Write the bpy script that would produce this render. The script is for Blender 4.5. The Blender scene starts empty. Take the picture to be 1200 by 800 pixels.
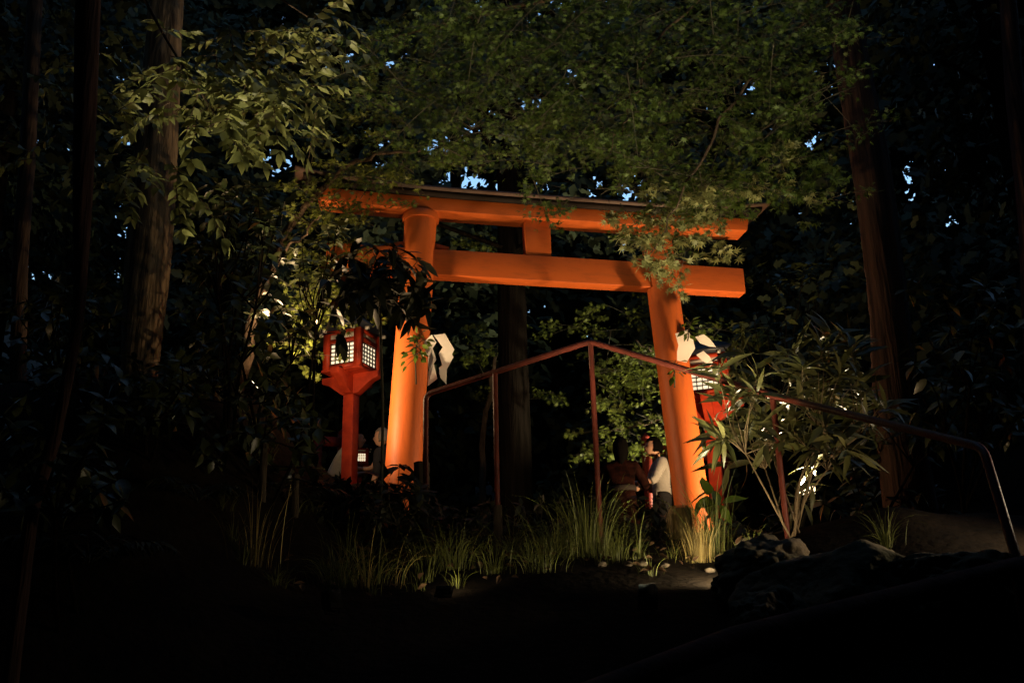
import bpy, bmesh, math, random
import numpy as np
from mathutils import Vector, Matrix
R = np.random.default_rng(7)
random.seed(7)
PI = math.pi
sc = bpy.context.scene
col = sc.collection

# ------------------------------------------------------------------ camera
CAM = np.array([0., 0., 1.6]); PITCH = 0.3272; ROLL = -0.0253; F = 1200.
_c, _s = math.cos(PITCH), math.sin(PITCH)
FWD = np.array([0, _c, _s]); _up = np.array([0, -_s, _c]); _r = np.array([1., 0, 0])
CR = math.cos(ROLL) * _r + math.sin(ROLL) * _up
CU = -math.sin(ROLL) * _r + math.cos(ROLL) * _up
cd = bpy.data.cameras.new('camera'); cd.lens = 36; cd.sensor_width = 36; cd.clip_end = 500
cam = bpy.data.objects.new('camera', cd); col.objects.link(cam); sc.camera = cam
cam.matrix_world = Matrix(((CR[0], CU[0], -FWD[0], CAM[0]), (CR[1], CU[1], -FWD[1], CAM[1]),
                           (CR[2], CU[2], -FWD[2], CAM[2]), (0, 0, 0, 1)))

def at(px, py, Y):
    """a point of the place, read off image pixels at depth Y"""
    d = FWD + CR * (px - 600) / F + CU * (400 - py) / F
    return CAM + d * (Y / d[1])

def lin(r, g, b):
    f = lambda v: (v / 255 / 12.92) if v / 255 <= .04045 else ((v / 255 + .055) / 1.055) ** 2.4
    return (f(r), f(g), f(b), 1)

# ------------------------------------------------------------------ materials
def mat(name, color, rough=.6, var=.0, scale=6., bump=0., bscale=30., spec=.4, color2=None, island=0., trans=0., metal=0., stretch=None):
    m = bpy.data.materials.new(name); m.use_nodes = True
    nt = m.node_tree; N = nt.nodes; L = nt.links
    p = N['Principled BSDF']; out = N['Material Output']
    p.inputs['Roughness'].default_value = rough
    p.inputs['Specular IOR Level'].default_value = spec
    p.inputs['Metallic'].default_value = metal
    c1 = tuple(color[:3]) + (1,)
    c2 = tuple((color2 or [v * .45 for v in color])[:3]) + (1,)
    mix = N.new('ShaderNodeMix'); mix.data_type = 'RGBA'
    mix.inputs['A'].default_value = c1; mix.inputs['B'].default_value = c2
    if island:
        g = N.new('ShaderNodeNewGeometry')
        mr = N.new('ShaderNodeMath'); mr.operation = 'MULTIPLY'; mr.inputs[1].default_value = island
        L.new(g.outputs['Random Per Island'], mr.inputs[0]); L.new(mr.outputs[0], mix.inputs['Factor'])
    else:
        tc = N.new('ShaderNodeTexCoord'); nz = N.new('ShaderNodeTexNoise')
        nz.inputs['Scale'].default_value = scale; nz.inputs['Detail'].default_value = 6
        src = tc.outputs['Object']
        if stretch:
            mp = N.new('ShaderNodeMapping'); mp.inputs['Scale'].default_value = stretch
            L.new(src, mp.inputs['Vector']); src = mp.outputs['Vector']
        L.new(src, nz.inputs['Vector'])
        rp = N.new('ShaderNodeValToRGB'); rp.color_ramp.elements[0].position = .35; rp.color_ramp.elements[1].position = .7
        L.new(nz.outputs['Fac'], rp.inputs['Fac'])
        mr = N.new('ShaderNodeMath'); mr.operation = 'MULTIPLY'; mr.inputs[1].default_value = var
        L.new(rp.outputs['Color'], mr.inputs[0]); L.new(mr.outputs[0], mix.inputs['Factor'])
        if bump:
            n2 = N.new('ShaderNodeTexNoise'); n2.inputs['Scale'].default_value = bscale; n2.inputs['Detail'].default_value = 5
            L.new(src, n2.inputs['Vector'])
            b = N.new('ShaderNodeBump'); b.inputs['Strength'].default_value = bump; b.inputs['Distance'].default_value = .02
            L.new(n2.outputs['Fac'], b.inputs['Height']); L.new(b.outputs['Normal'], p.inputs['Normal'])
    L.new(mix.outputs['Result'], p.inputs['Base Color'])
    if trans:
        t = N.new('ShaderNodeBsdfTranslucent'); L.new(mix.outputs['Result'], t.inputs['Color'])
        ms = N.new('ShaderNodeMixShader'); ms.inputs[0].default_value = trans
        L.new(p.outputs[0], ms.inputs[1]); L.new(t.outputs[0], ms.inputs[2]); L.new(ms.outputs[0], out.inputs['Surface'])
    return m

def emis(name, color, strength):
    m = bpy.data.materials.new(name); m.use_nodes = True
    p = m.node_tree.nodes['Principled BSDF']
    p.inputs['Base Color'].default_value = (.8, .78, .7, 1); p.inputs['Roughness'].default_value = .8
    p.inputs['Emission Color'].default_value = tuple(color) + (1,); p.inputs['Emission Strength'].default_value = strength
    return m

def bark_mat(name, c1, c2, vs=22):
    m = mat(name, c1, .9, 1., 14, 1., 24, .15, c2, stretch=(1, 1, .09))
    for n in m.node_tree.nodes:
        if n.type == 'BUMP': n.inputs['Distance'].default_value = .035
    return m

M = {}
def weathered(name, c1, c2, grime, streak):
    m = mat(name, c1, .5, .75, 2.6, .06, 110, .3, c2, stretch=streak)
    nt = m.node_tree; N = nt.nodes; L = nt.links; p = N['Principled BSDF']
    base = p.inputs['Base Color'].links[0].from_socket
    tc = N.new('ShaderNodeTexCoord'); mp = N.new('ShaderNodeMapping'); mp.inputs['Scale'].default_value = tuple(v * 5 for v in streak)
    L.new(tc.outputs['Object'], mp.inputs['Vector'])
    n1 = N.new('ShaderNodeTexNoise'); n1.inputs['Scale'].default_value = 3.2; n1.inputs['Detail'].default_value = 9; n1.inputs['Roughness'].default_value = .7; L.new(mp.outputs[0], n1.inputs['Vector'])
    r1 = N.new('ShaderNodeValToRGB'); r1.color_ramp.elements[0].position = .5; r1.color_ramp.elements[1].position = .80; L.new(n1.outputs['Fac'], r1.inputs['Fac'])
    k = N.new('ShaderNodeMath'); k.operation = 'MULTIPLY'; k.inputs[1].default_value = .6; L.new(r1.outputs['Color'], k.inputs[0])
    mx = N.new('ShaderNodeMix'); mx.data_type = 'RGBA'; L.new(k.outputs[0], mx.inputs['Factor']); L.new(base, mx.inputs['A']); mx.inputs['B'].default_value = tuple(grime) + (1,)
    L.new(mx.outputs['Result'], p.inputs['Base Color'])
    rr = N.new('ShaderNodeMapRange'); rr.inputs['To Min'].default_value = .38; rr.inputs['To Max'].default_value = .7; L.new(n1.outputs['Fac'], rr.inputs['Value']); L.new(rr.outputs[0], p.inputs['Roughness'])
    return m
M['vermilion'] = weathered('vermilion_paint', (.58, .130, .024), (.47, .096, .018), (.20, .055, .02), (1, 1, .22))
M['beam'] = weathered('beam_paint', (.58, .124, .022), (.45, .09, .016), (.18, .05, .018), (.22, 1, 1))
M['lantern_red'] = mat('lantern_red_paint', (.55, .055, .018), .45, .85, 9, .15, 80, .3, (.30, .024, .010))
M['roof_black'] = mat('black_roof_wood', (.010, .008, .007), .75, .8, 5, .2, 60, .15, (.028, .016, .011), stretch=(.2, 1, 1))
M['roof_edge'] = mat('roof_edge_copper', (.10, .052, .035), .55, .8, 6, .2, 60, .4, (.045, .028, .022))
M['dark_wood'] = mat('dark_wood', (.035, .026, .02), .7, .6, 8, .3, 60)
M['white_paint'] = mat('white_paint', (.78, .76, .7), .5, .2, 9)
M['paper'] = mat('folded_paper', (.92, .90, .86), .85, .1, 20, .0, 60, .1, (.86, .84, .8), trans=.5)
M['rail'] = mat('rail_brown_paint', (.13, .026, .015), .42, .8, 7, .25, 60, .32, (.055, .014, .009))
M['rail_dark'] = mat('rail_dark_paint', (.16, .045, .028), .7, .7, 9, .2, 60, .08, (.012, .005, .004))
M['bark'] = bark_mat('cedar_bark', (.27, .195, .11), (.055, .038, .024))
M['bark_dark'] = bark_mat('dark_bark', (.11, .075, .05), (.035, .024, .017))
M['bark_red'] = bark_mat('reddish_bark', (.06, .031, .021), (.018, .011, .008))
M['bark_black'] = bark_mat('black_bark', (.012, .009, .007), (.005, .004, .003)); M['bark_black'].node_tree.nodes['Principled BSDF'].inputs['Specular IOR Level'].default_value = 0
M['twig'] = mat('twig_bark', (.035, .03, .014), .8, .6, 20)
M['pale_stem'] = mat('pale_stem', (.24, .17, .09), .7, .5, 20)
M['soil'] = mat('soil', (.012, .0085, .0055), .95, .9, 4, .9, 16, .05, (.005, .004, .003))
M['forest_floor'] = M['soil']
M['rock'] = mat('mossy_rock', (.16, .125, .085), .9, 1., 3.2, .9, 18, .2, (.025, .03, .014))
M['stone'] = mat('pale_stone', (.34, .29, .22), .9, .7, 9, .6, 40, .2, (.13, .10, .07))
M['pebble'] = mat('dirty_pebble', (.13, .105, .075), .95, .9, 30, .6, 60, .1, (.05, .04, .03))
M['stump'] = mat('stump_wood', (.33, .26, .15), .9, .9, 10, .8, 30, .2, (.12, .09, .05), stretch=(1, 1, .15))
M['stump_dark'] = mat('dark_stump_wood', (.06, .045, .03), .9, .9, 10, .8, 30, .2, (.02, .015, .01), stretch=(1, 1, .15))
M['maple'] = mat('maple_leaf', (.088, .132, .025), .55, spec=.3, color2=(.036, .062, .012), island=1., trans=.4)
M['maple_lit'] = mat('maple_leaf_lit', (.30, .29, .11), .5, spec=.35, color2=(.14, .15, .05), island=1., trans=.3)  # brighter copy of the maple leaf, lamp light put into its colour
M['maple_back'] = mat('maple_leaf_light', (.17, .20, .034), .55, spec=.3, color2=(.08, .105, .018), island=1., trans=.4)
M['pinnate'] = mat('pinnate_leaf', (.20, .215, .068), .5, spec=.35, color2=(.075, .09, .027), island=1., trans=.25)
M['evergreen'] = mat('evergreen_leaf', (.045, .055, .016), .38, spec=.45, color2=(.02, .028, .009), island=1., trans=.1)
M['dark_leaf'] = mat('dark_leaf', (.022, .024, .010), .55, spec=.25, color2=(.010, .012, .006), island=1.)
M['lance'] = mat('lance_leaf', (.15, .14, .048), .36, spec=.5, color2=(.06, .066, .018), island=1., trans=.15)
M['sakaki'] = mat('sakaki_leaf', (.11, .17, .02), .35, spec=.5, color2=(.05, .085, .012), island=1., trans=.3)
M['cedar'] = mat('cedar_foliage', (.045, .062, .034), .7, spec=.2, color2=(.015, .024, .014), island=1.)
M['grass'] = mat('grass_blade', (.13, .145, .032), .5, spec=.3, color2=(.045, .055, .012), island=1., trans=.3)
M['dry_grass'] = mat('dry_grass_blade', (.36, .27, .09), .6, spec=.3, color2=(.17, .13, .04), island=1., trans=.2)
M['dead_leaf'] = mat('dead_leaf', (.15, .09, .05), .85, spec=.1, color2=(.05, .03, .018), island=1., trans=.1)
M['skin'] = mat('skin', (.52, .29, .19), .55)
M['hair'] = mat('black_hair', (.005, .0045, .004), .9, .5, 60, .3, 120, .0)
M['fence_red'] = mat('fence_red_paint', (.13, .012, .006), .6, .4, 6, .08, 80, .2)
M['grey_hair'] = mat('grey_hair', (.20, .17, .145), .6, .5, 60, .3, 120)
M['white_cloth'] = mat('white_cloth', (.40, .38, .34), .9, .3, 9, .3, 30)
M['dark_cloth'] = mat('dark_cloth', (.018, .017, .018), .9, .3, 9, .3, 30)
M['print_cloth'] = mat('reddish_print_cloth', (.005, .002, .0015), .9, 1., 16, .2, 30, .03, (.022, .007, .005))
M['obi'] = mat('pale_sash', (.022, .016, .012), .9, .3, 20)
M['housing'] = mat('black_metal', (.006, .006, .006), .85, .3, 20, spec=.05)
M['window'] = emis('lit_paper', (1., .80, .52), 1.15)
M['lens'] = emis('lit_lens', (1., .78, .48), 4.)

# ------------------------------------------------------------------ mesh helpers
def tag(o, label=None, cat=None, group=None, kind=None):
    if label: o['label'] = label
    if cat: o['category'] = cat
    if group: o['group'] = group
    if kind: o['kind'] = kind
    return o

def empty(name, loc=(0, 0, 0), rz=0., label=None, cat=None, group=None):
    o = bpy.data.objects.new(name, None); col.objects.link(o); o.location = tuple(loc); o.rotation_euler = (0, 0, rz)
    o.empty_display_size = .2
    return tag(o, label, cat, group)

def link(name, me, m, parent=None):
    o = bpy.data.objects.new(name, me); col.objects.link(o)
    if m is not None: me.materials.append(m)
    if parent is not None: o.parent = parent
    return o

def fast_mesh(name, V, loops, counts, smooth=False):
    me = bpy.data.meshes.new(name)
    V = np.ascontiguousarray(V, np.float32); loops = np.ascontiguousarray(loops, np.int32); counts = np.ascontiguousarray(counts, np.int32)
    me.vertices.add(len(V)); me.vertices.foreach_set('co', V.ravel())
    me.loops.add(len(loops)); me.loops.foreach_set('vertex_index', loops)
    me.polygons.add(len(counts))
    me.polygons.foreach_set('loop_start', np.concatenate([[0], np.cumsum(counts)[:-1]]).astype(np.int32))
    me.update(calc_edges=True); me.validate()
    if smooth: me.polygons.foreach_set('use_smooth', np.ones(len(counts), bool))
    return me

class MB:
    """collects shapes of one part"""
    def __init__(s): s.V = []; s.L = []; s.C = []; s.n = 0
    def add(s, V, faces):
        V = np.asarray(V, float); s.V.append(V)
        for f in faces: s.L.extend([i + s.n for i in f]); s.C.append(len(f))
        s.n += len(V); return s
    def raw(s, V, loops, counts):
        s.V.append(V); s.L.extend((np.asarray(loops) + s.n).tolist()); s.C.extend(np.asarray(counts).tolist()); s.n += len(V)
    def box(s, c, d, rot=None):
        x, y, z = np.array(d) / 2.
        V = np.array([[-x, -y, -z], [x, -y, -z], [x, y, -z], [-x, y, -z], [-x, -y, z], [x, -y, z], [x, y, z], [-x, y, z]])
        if rot is not None: V = V @ np.array(rot).T
        return s.add(V + np.array(c), [(0, 3, 2, 1), (4, 5, 6, 7), (0, 1, 5, 4), (1, 2, 6, 5), (2, 3, 7, 6), (3, 0, 4, 7)])
    def tube(s, P, rad, n=8, cap=True):
        P = np.asarray(P, float); rad = np.broadcast_to(np.asarray(rad, float), (len(P),))
        T = np.gradient(P, axis=0); T /= np.linalg.norm(T, axis=1)[:, None] + 1e-9
        ref = np.array([0, 0, 1.]) if abs(T[0, 2]) < .9 else np.array([1., 0, 0])
        V = []; u = np.cross(ref, T[0]); u /= np.linalg.norm(u)
        for i in range(len(P)):
            u = u - T[i] * (u @ T[i]); u /= np.linalg.norm(u) + 1e-9; w = np.cross(T[i], u)
            a = np.arange(n) * 2 * PI / n
            V.append(P[i] + rad[i] * (np.cos(a)[:, None] * u + np.sin(a)[:, None] * w))
        F = [(i * n + j, i * n + (j + 1) % n, (i + 1) * n + (j + 1) % n, (i + 1) * n + j) for i in range(len(P) - 1) for j in range(n)]
        if cap: F += [tuple(range(n - 1, -1, -1)), tuple((len(P) - 1) * n + j for j in range(n))]
        return s.add(np.concatenate(V), F)
    def build(s, name, m, parent=None, smooth=False, bevel=0.):
        me = fast_mesh(name, np.concatenate(s.V), s.L, s.C, smooth)
        if bevel:
            bm = bmesh.new(); bm.from_mesh(me)
            bmesh.ops.bevel(bm, geom=[e for e in bm.edges if len(e.link_faces) == 2 and e.calc_face_angle(0) > .5], offset=bevel, segments=2, affect='EDGES', profile=.6)
            bm.to_mesh(me); bm.free()
        o = link(name, me, m, parent)
        if smooth:
            try: me.set_sharp_from_angle(angle=.7)
            except Exception: pass
        return o

def nrm(a): return a / (np.linalg.norm(a, axis=-1, keepdims=True) + 1e-9)

# leaf templates: x across, y towards the tip, z = normal; length about 1
def star(lobes=7):
    V = [(0, 0, 0.02)]; F = []; outer = []
    angs = np.radians([-128, -82, -40, 0, 40, 82, 128]) if lobes == 7 else np.radians([-105, -52, 0, 52, 105])
    lens = [.30, .47, .60, .66, .60, .47, .30] if lobes == 7 else [.4, .56, .66, .56, .4]
    for i, (a, l) in enumerate(zip(angs, lens)):
        outer.append((math.sin(a) * l, math.cos(a) * l, -.10 * l))
        b = (a + angs[i + 1]) / 2 if i < len(angs) - 1 else PI
        outer.append((math.sin(b) * .165, math.cos(b) * .165, .015))
    V += outer; n = len(outer)
    F = [(0, 1 + (i + 1) % n, 1 + i) for i in range(n)]
    return np.array(V), F
def blade_leaf(w=.4, fold=.12, droop=.15, tip=.72):
    ys = [0, .22, .5, tip, 1.]; ws = [0.02, .75, 1., .62, 0]
    mid = [(0, y, -droop * y * y) for y in ys]
    lf = [(-w / 2 * a, y - .02, -droop * y * y + fold * w * a) for y, a in zip(ys[1:-1], ws[1:-1])]
    rt = [(w / 2 * a, y - .02, -droop * y * y + fold * w * a) for y, a in zip(ys[1:-1], ws[1:-1])]
    V = np.array(mid + lf + rt)
    F = [(0, 1, 5), (1, 2, 6, 5), (2, 3, 7, 6), (3, 4, 7), (0, 8, 1), (1, 8, 9, 2), (2, 9, 10, 3), (3, 10, 4)]
    return V, F
STAR = star(7); STAR5 = star(5)
OVAL = blade_leaf(.46, .1, .12); LANCE = blade_leaf(.19, .15, .2); LOQUAT = blade_leaf(.30, .12, .25, .8); NARROW = blade_leaf(.2, .1, .3)
CARD = (np.array([(0, 0, 0), (-.2, .3, .03), (-.12, .62, 0), (-.24, .7, -.05), (0, 1, -.1), (.2, .72, -.05), (.1, .6, 0), (.24, .33, .03)]), [(0, 7, 6, 5, 4, 3, 2, 1)])

def leaves_into(mb, tpl, pos, dirs, nor, size):
    TV, TF = tpl; pos = np.asarray(pos, float); n = len(pos)
    if n == 0: return
    d = nrm(np.asarray(dirs, float)); z = np.asarray(nor, float); x = nrm(np.cross(d, z)); z = np.cross(x, d)
    B = np.stack([x, d, z], 1)                                    # n,3,3
    size = np.broadcast_to(np.asarray(size, float), (n,))
    T3 = np.repeat(TV[None], n, 0); yy = TV[None, :, 1]; xx = TV[None, :, 0]
    T3[:, :, 0] *= R.uniform(.78, 1.2, n)[:, None]
    T3[:, :, 2] += R.uniform(-.35, .12, n)[:, None] * yy * np.abs(yy) + R.uniform(-.5, .5, n)[:, None] * xx * yy
    V = pos[:, None, :] + size[:, None, None] * np.einsum('nvk,nkc->nvc', T3, B)
    l = np.concatenate([np.array(f) for f in TF]); c = np.array([len(f) for f in TF])
    loops = (l[None, :] + (np.arange(n) * len(TV))[:, None]).ravel()
    mb.raw(V.reshape(-1, 3), loops, np.tile(c, n))

def rand_unit(n): return nrm(R.normal(size=(n, 3)))

# ------------------------------------------------------------------ ground
def sstep(a, b, x):
    t = np.clip((x - a) / (b - a), 0, 1); return t * t * (3 - 2 * t)
_ph = R.uniform(0, 6.28, (8, 2)); _fr = np.array([.7, 1.1, 1.9, 2.7, 4.1, 5.3, 8.7, 11.])
def bumpy(x, y):
    z = 0
    for k in range(8):
        a = _ph[k, 0] + k * 1.3
        z = z + np.sin(x * _fr[k] * math.cos(a) + y * _fr[k] * math.sin(a) + _ph[k, 1]) * .07 / (1 + k * .75)
    return z
def ground_z(x, y):
    x = np.asarray(x, float); y = np.asarray(y, float)
    z = np.interp(y, [-30, 0, 2.2, 3.2, 6.6, 7.4, 8.4, 9.7, 10.6, 11.3, 16, 22, 30, 80], [0, 0, .05, .5, 2.15, 2.45, 2.6, 2.92, 2.92, 2.85, 3.05, 3.6, 4.7, 18])
    z = z + 1.25 * sstep(-1.2, -3.0, x) * sstep(4.5, 8., y) * (1 - .5 * sstep(11, 15, y))
    z = z + .35 * sstep(-1.0, -1.7, x) * sstep(7, 8.4, y) * (1 - sstep(9.6, 10.5, y))
    z = z + .45 * sstep(1.2, 2.6, x) * sstep(3.2, 5, y) * (1 - sstep(6.5, 8.5, y))
    z = z + .06 * np.exp(-((x - .5) ** 2 + (y - 6.7) ** 2) / .5)
    far = sstep(13, 22, y) * sstep(2.5, 9, np.abs(x - 1))
    z = z + far * (y - 13) * .07 + sstep(5, 14, np.abs(x)) * sstep(2, 10, y) * 3.
    z = z + .5 * sstep(20, 60, y) * (y - 20) * .3
    z = z + np.maximum(0, -9 - y) * .95 + np.maximum(0, np.abs(x) - 11) * .9 * (1 - sstep(8, 20, y))
    return z + bumpy(x, y) * sstep(2, 4, y) * .6
def gz(x, y): return float(ground_z(x, y))

gx = np.unique(np.concatenate([np.arange(-80, -7, 2.), np.arange(-7, 7, .09), np.arange(7, 81, 2.)]))
gy = np.unique(np.concatenate([np.arange(-40, 2, 2.), np.arange(2, 13, .09), np.arange(13, 24, .5), np.arange(24, 110, 2.)]))
X, Y = np.meshgrid(gx, gy)
Z = ground_z(X, Y)
V = np.stack([X, Y, Z], -1).reshape(-1, 3); nx, ny = len(gx), len(gy)
i = (np.arange(ny - 1)[:, None] * nx + np.arange(nx - 1)[None, :]).ravel()
me = fast_mesh('ground', V, np.stack([i, i + 1, i + nx + 1, i + nx], 1).ravel(), np.full(len(i), 4), True)
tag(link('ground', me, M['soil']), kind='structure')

# ------------------------------------------------------------------ torii
TZ = CAM[2] + 1.7675; TC = (0.3572, 10.4852); YAW = .2169
gate = empty('torii_gate', (TC[0], TC[1], TZ), YAW, 'large vermilion shrine gate with dark curved top beam, floodlit from below', 'torii gate')
SB, LEAN, DP = 3.0783, .0586, .36
PILLAR_TOP = 3.11
for sgn, zb in ((-1, -.75), (1, -.62)):
    mb = MB(); zs = np.linspace(zb, PILLAR_TOP, 14)
    P = [(sgn * (SB / 2 - LEAN * z), 0, z) for z in zs]
    rad = .186 - .0035 * (zs)
    mb.tube(P, rad, 48)
    mb.build('pillar', M['vermilion'], gate, True)
    mb = MB(); z = PILLAR_TOP
    mb.tube([(sgn * (SB / 2 - LEAN * z), 0, z - .012), (sgn * (SB / 2 - LEAN * z), 0, z + .035), (sgn * (SB / 2 - LEAN * z), 0, z + .07)], [.20, .205, .19], 48)
    mb.build('pillar_cap', M['beam'], gate, True)
mb = MB(); mb.box((0, 0, 2.453 + .297 / 2), (2 * 2.36, .1776, .297)); mb.build('tie_beam', M['beam'], gate, bevel=.006)
mb = MB(); n = 24; ls = 2.4352; V = []; 
for k in range(n + 1):
    a = -1 + 2 * k / n; x = a * ls; dz = .03 * abs(a) ** 3
    for (yy, zz) in ((-.1387, 3.182), (.1387, 3.182), (.1387, 3.335), (-.1387, 3.335)): V.append((x + (zz - 3.182) * .25 * np.sign(a) * (abs(a) > .99), yy, zz + dz))
Fc = [(4 * k + j, 4 * k + 4 + j, 4 * k + 4 + (j + 1) % 4, 4 * k + (j + 1) % 4)[::-1] for k in range(n) for j in range(4)] + [(0, 1, 2, 3)[::-1], tuple(4 * n + j for j in (0, 1, 2, 3))]
mb.add(V, Fc); mb.build('lintel', M['beam'], gate, bevel=.005)
def roof_sweep(name, half, prof, m, up, parent, n=40, bev=0):
    mb = MB(); V = []; q = len(prof)
    for k in range(n + 1):
        a = -1 + 2 * k / n
        for (yy, zz) in prof: V.append((a * half * (1 + (zz - 3.34) * .1), yy, zz + up * abs(a) ** 4))
    Fc = [(q * k + j, q * k + (j + 1) % q, q * k + q + (j + 1) % q, q * k + q + j) for k in range(n) for j in range(q)] + [tuple(range(q - 1, -1, -1)), tuple(q * n + j for j in range(q))]
    mb.add(V, Fc); return mb.build(name, m, parent)
roof_sweep('top_beam', 2.62, [(-.19, 3.339), (.19, 3.339), (.19, 3.392), (0, 3.46), (-.19, 3.392)], M['roof_black'], .11, gate)
roof_sweep('roof_edge', 2.70, [(-.235, 3.396), (.235, 3.396), (.235, 3.426), (0, 3.50), (-.235, 3.426)], M['roof_edge'], .13, gate)
mb = MB(); mb.box((-.055, 0, 2.97), (.29, .15, .45)); mb.build('centre_strut', M['beam'], gate, bevel=.005)
for sgn in (-1, 1):
    xp = sgn * (SB / 2 - LEAN * 2.76)
    for s2 in (-1, 1):
        mb = MB(); x0 = xp + s2 * .16; x1 = xp + s2 * .33
        w = .05
        mb.add([(x0, -w, 2.752), (x1, -w, 2.752), (x1, w, 2.752), (x0, w, 2.752), (x0, -w, 2.835), (x1, -w, 2.80), (x1, w, 2.80), (x0, w, 2.835)],
               [(0, 3, 2, 1), (4, 5, 6, 7), (0, 1, 5, 4), (1, 2, 6, 5), (2, 3, 7, 6), (3, 0, 4, 7)] if s2 > 0 else [(0, 1, 2, 3), (7, 6, 5, 4), (4, 5, 1, 0), (5, 6, 2, 1), (6, 7, 3, 2), (7, 4, 0, 3)])
        mb.build('wedge', M['beam'], gate)

# ------------------------------------------------------------------ lanterns
def make_lantern():
    t = empty('shrine_lantern')
    mb = MB(); mb.box((0, 0, 1.1), (.145, .145, 2.2)); mb.build('post', M['lantern_red'], t, bevel=.008)
    mb = MB()
    for ax in (0, 1):
        prof = [(-.40, 2.46), (-.40, 2.385), (-.30, 2.35), (-.11, 2.21), (.11, 2.21), (.30, 2.35), (.40, 2.385), (.40, 2.46)]
        w = .055; zo = .0 if ax == 0 else .003
        V = []
        for s_ in (-w, w):
            for (a, z) in prof: V.append((a, s_, z + zo) if ax == 0 else (-s_, a, z + zo))
        q = len(prof)
        mb.add(V, [tuple(range(q)), tuple(range(2 * q - 1, q - 1, -1))] + [(j, q + j, q + (j + 1) % q, (j + 1) % q) for j in range(q)])
    mb.box((0, 0, 2.475), (.54, .54, .03))
    mb.build('bracket', M['lantern_red'], t, bevel=.004)
    mb = MB(); h = .26; z0, z1 = 2.49, 2.98
    for sx in (-1, 1):
        for sy in (-1, 1): mb.box((sx * (h - .042), sy * (h - .042), (z0 + z1) / 2), (.084, .084, z1 - z0))
    for s_ in (-1, 1):
        for z, dz in ((z0 + .025, .05), (2.845, .05), (z1 - .022, .044)):
            mb.box((0, s_ * (h - .024), z), (2 * h - .172, .036, dz)); mb.box((s_ * (h - .024), 0, z), (.036, 2 * h - .172, dz))
    mb.build('body_frame', M['lantern_red'], t)
    for s_, ax in ((-1, 'y'), (1, 'y'), (-1, 'x'), (1, 'x')):
        wmb = MB(); wd = 2 * h - .176
        c = (0, s_ * (h - .045), 2.68) if ax == 'y' else (s_ * (h - .045), 0, 2.68)
        wmb.box(c, (wd, .008, .27) if ax == 'y' else (.008, wd, .27))
        w_ = wmb.build('window', M['window'], t)
        lb = MB(); k_ = s_ * (h - .030)
        for q in np.linspace(-1, 1, 6):
            a = q * (wd / 2 - .006)
            lb.box((a, k_, 2.68) if ax == 'y' else (k_, a, 2.68), (.010, .014, .266) if ax == 'y' else (.014, .010, .266))
        for z in np.linspace(2.552, 2.808, 6):
            lb.box((0, k_ + s_ * .004, z) if ax == 'y' else (k_ + s_ * .004, 0, z), (wd, .014, .011) if ax == 'y' else (.014, wd, .011))
        lb.build('lattice', M['dark_wood'], w_)
        vb = MB(); vb.box((0, s_ * (h - .03), 2.912) if ax == 'y' else (s_ * (h - .03), 0, 2.912), (wd, .012, .06) if ax == 'y' else (.012, wd, .06))
        vb.build('white_panel', M['white_paint'], t)
    mb = MB(); e = .375
    zs = [2.985, 3.02, 3.10, 3.22]; ee = [e, e, e * .72, .05]
    V = [(sx * r, sy * r, z) for r, z in zip(ee, zs) for (sx, sy) in ((-1, -1), (1, -1), (1, 1), (-1, 1))]
    mb.add(V, [(3, 2, 1, 0), (12, 13, 14, 15)] + [(4 * k + j, 4 * k + (j + 1) % 4, 4 * k + 4 + (j + 1) % 4, 4 * k + 4 + j) for k in range(3) for j in range(4)])
    mb.build('roof', mat('lantern_roof', (.014, .018, .03), .4, .4, 8), t)
    for sx in (-1, 1):
        for sy in (-1, 1):
            mb = MB(); mb.box((sx * .33, sy * .20, 2.967), (.05, .035, .035)); mb.build('rafter_end', M['white_paint'], t)
            mb = MB(); mb.box((sx * .20, sy * .33, 2.967), (.035, .05, .035)); mb.build('rafter_end', M['white_paint'], t)
    return t
def copy_tree(o, parent=None):
    c = o.copy(); col.objects.link(c); c.parent = parent
    for ch in list(o.children): copy_tree(ch, c)
    return c
lan = make_lantern()
tag(lan, 'red wooden lantern on a post left of the gate, its white paper window lit', 'lantern', 'red lanterns along the approach behind the gate')
spots = [(413, 12.6, -.40, 1.04, 419, None), (829, 12.4, -.30, 1.05, 449, 'red wooden lantern on a post half hidden by the right gate pillar'),
         (422, 20., .2, .6, 537, 'small distant lit lantern low behind the left lantern post'),
         (772, 31., .3, .7, 582, 'tiny far lit lantern beside the hand of the person in white')]
for k, (px, Yd, rz, scl, pyw, lb) in enumerate(spots):
    o = lan if k == 0 else copy_tree(lan)
    p = at(px, pyw, Yd); o.location = (p[0], p[1], p[2] - 2.69 * scl); o.rotation_euler = (0, 0, rz); o.scale = (scl,) * 3
    if lb: o['label'] = lb

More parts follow.
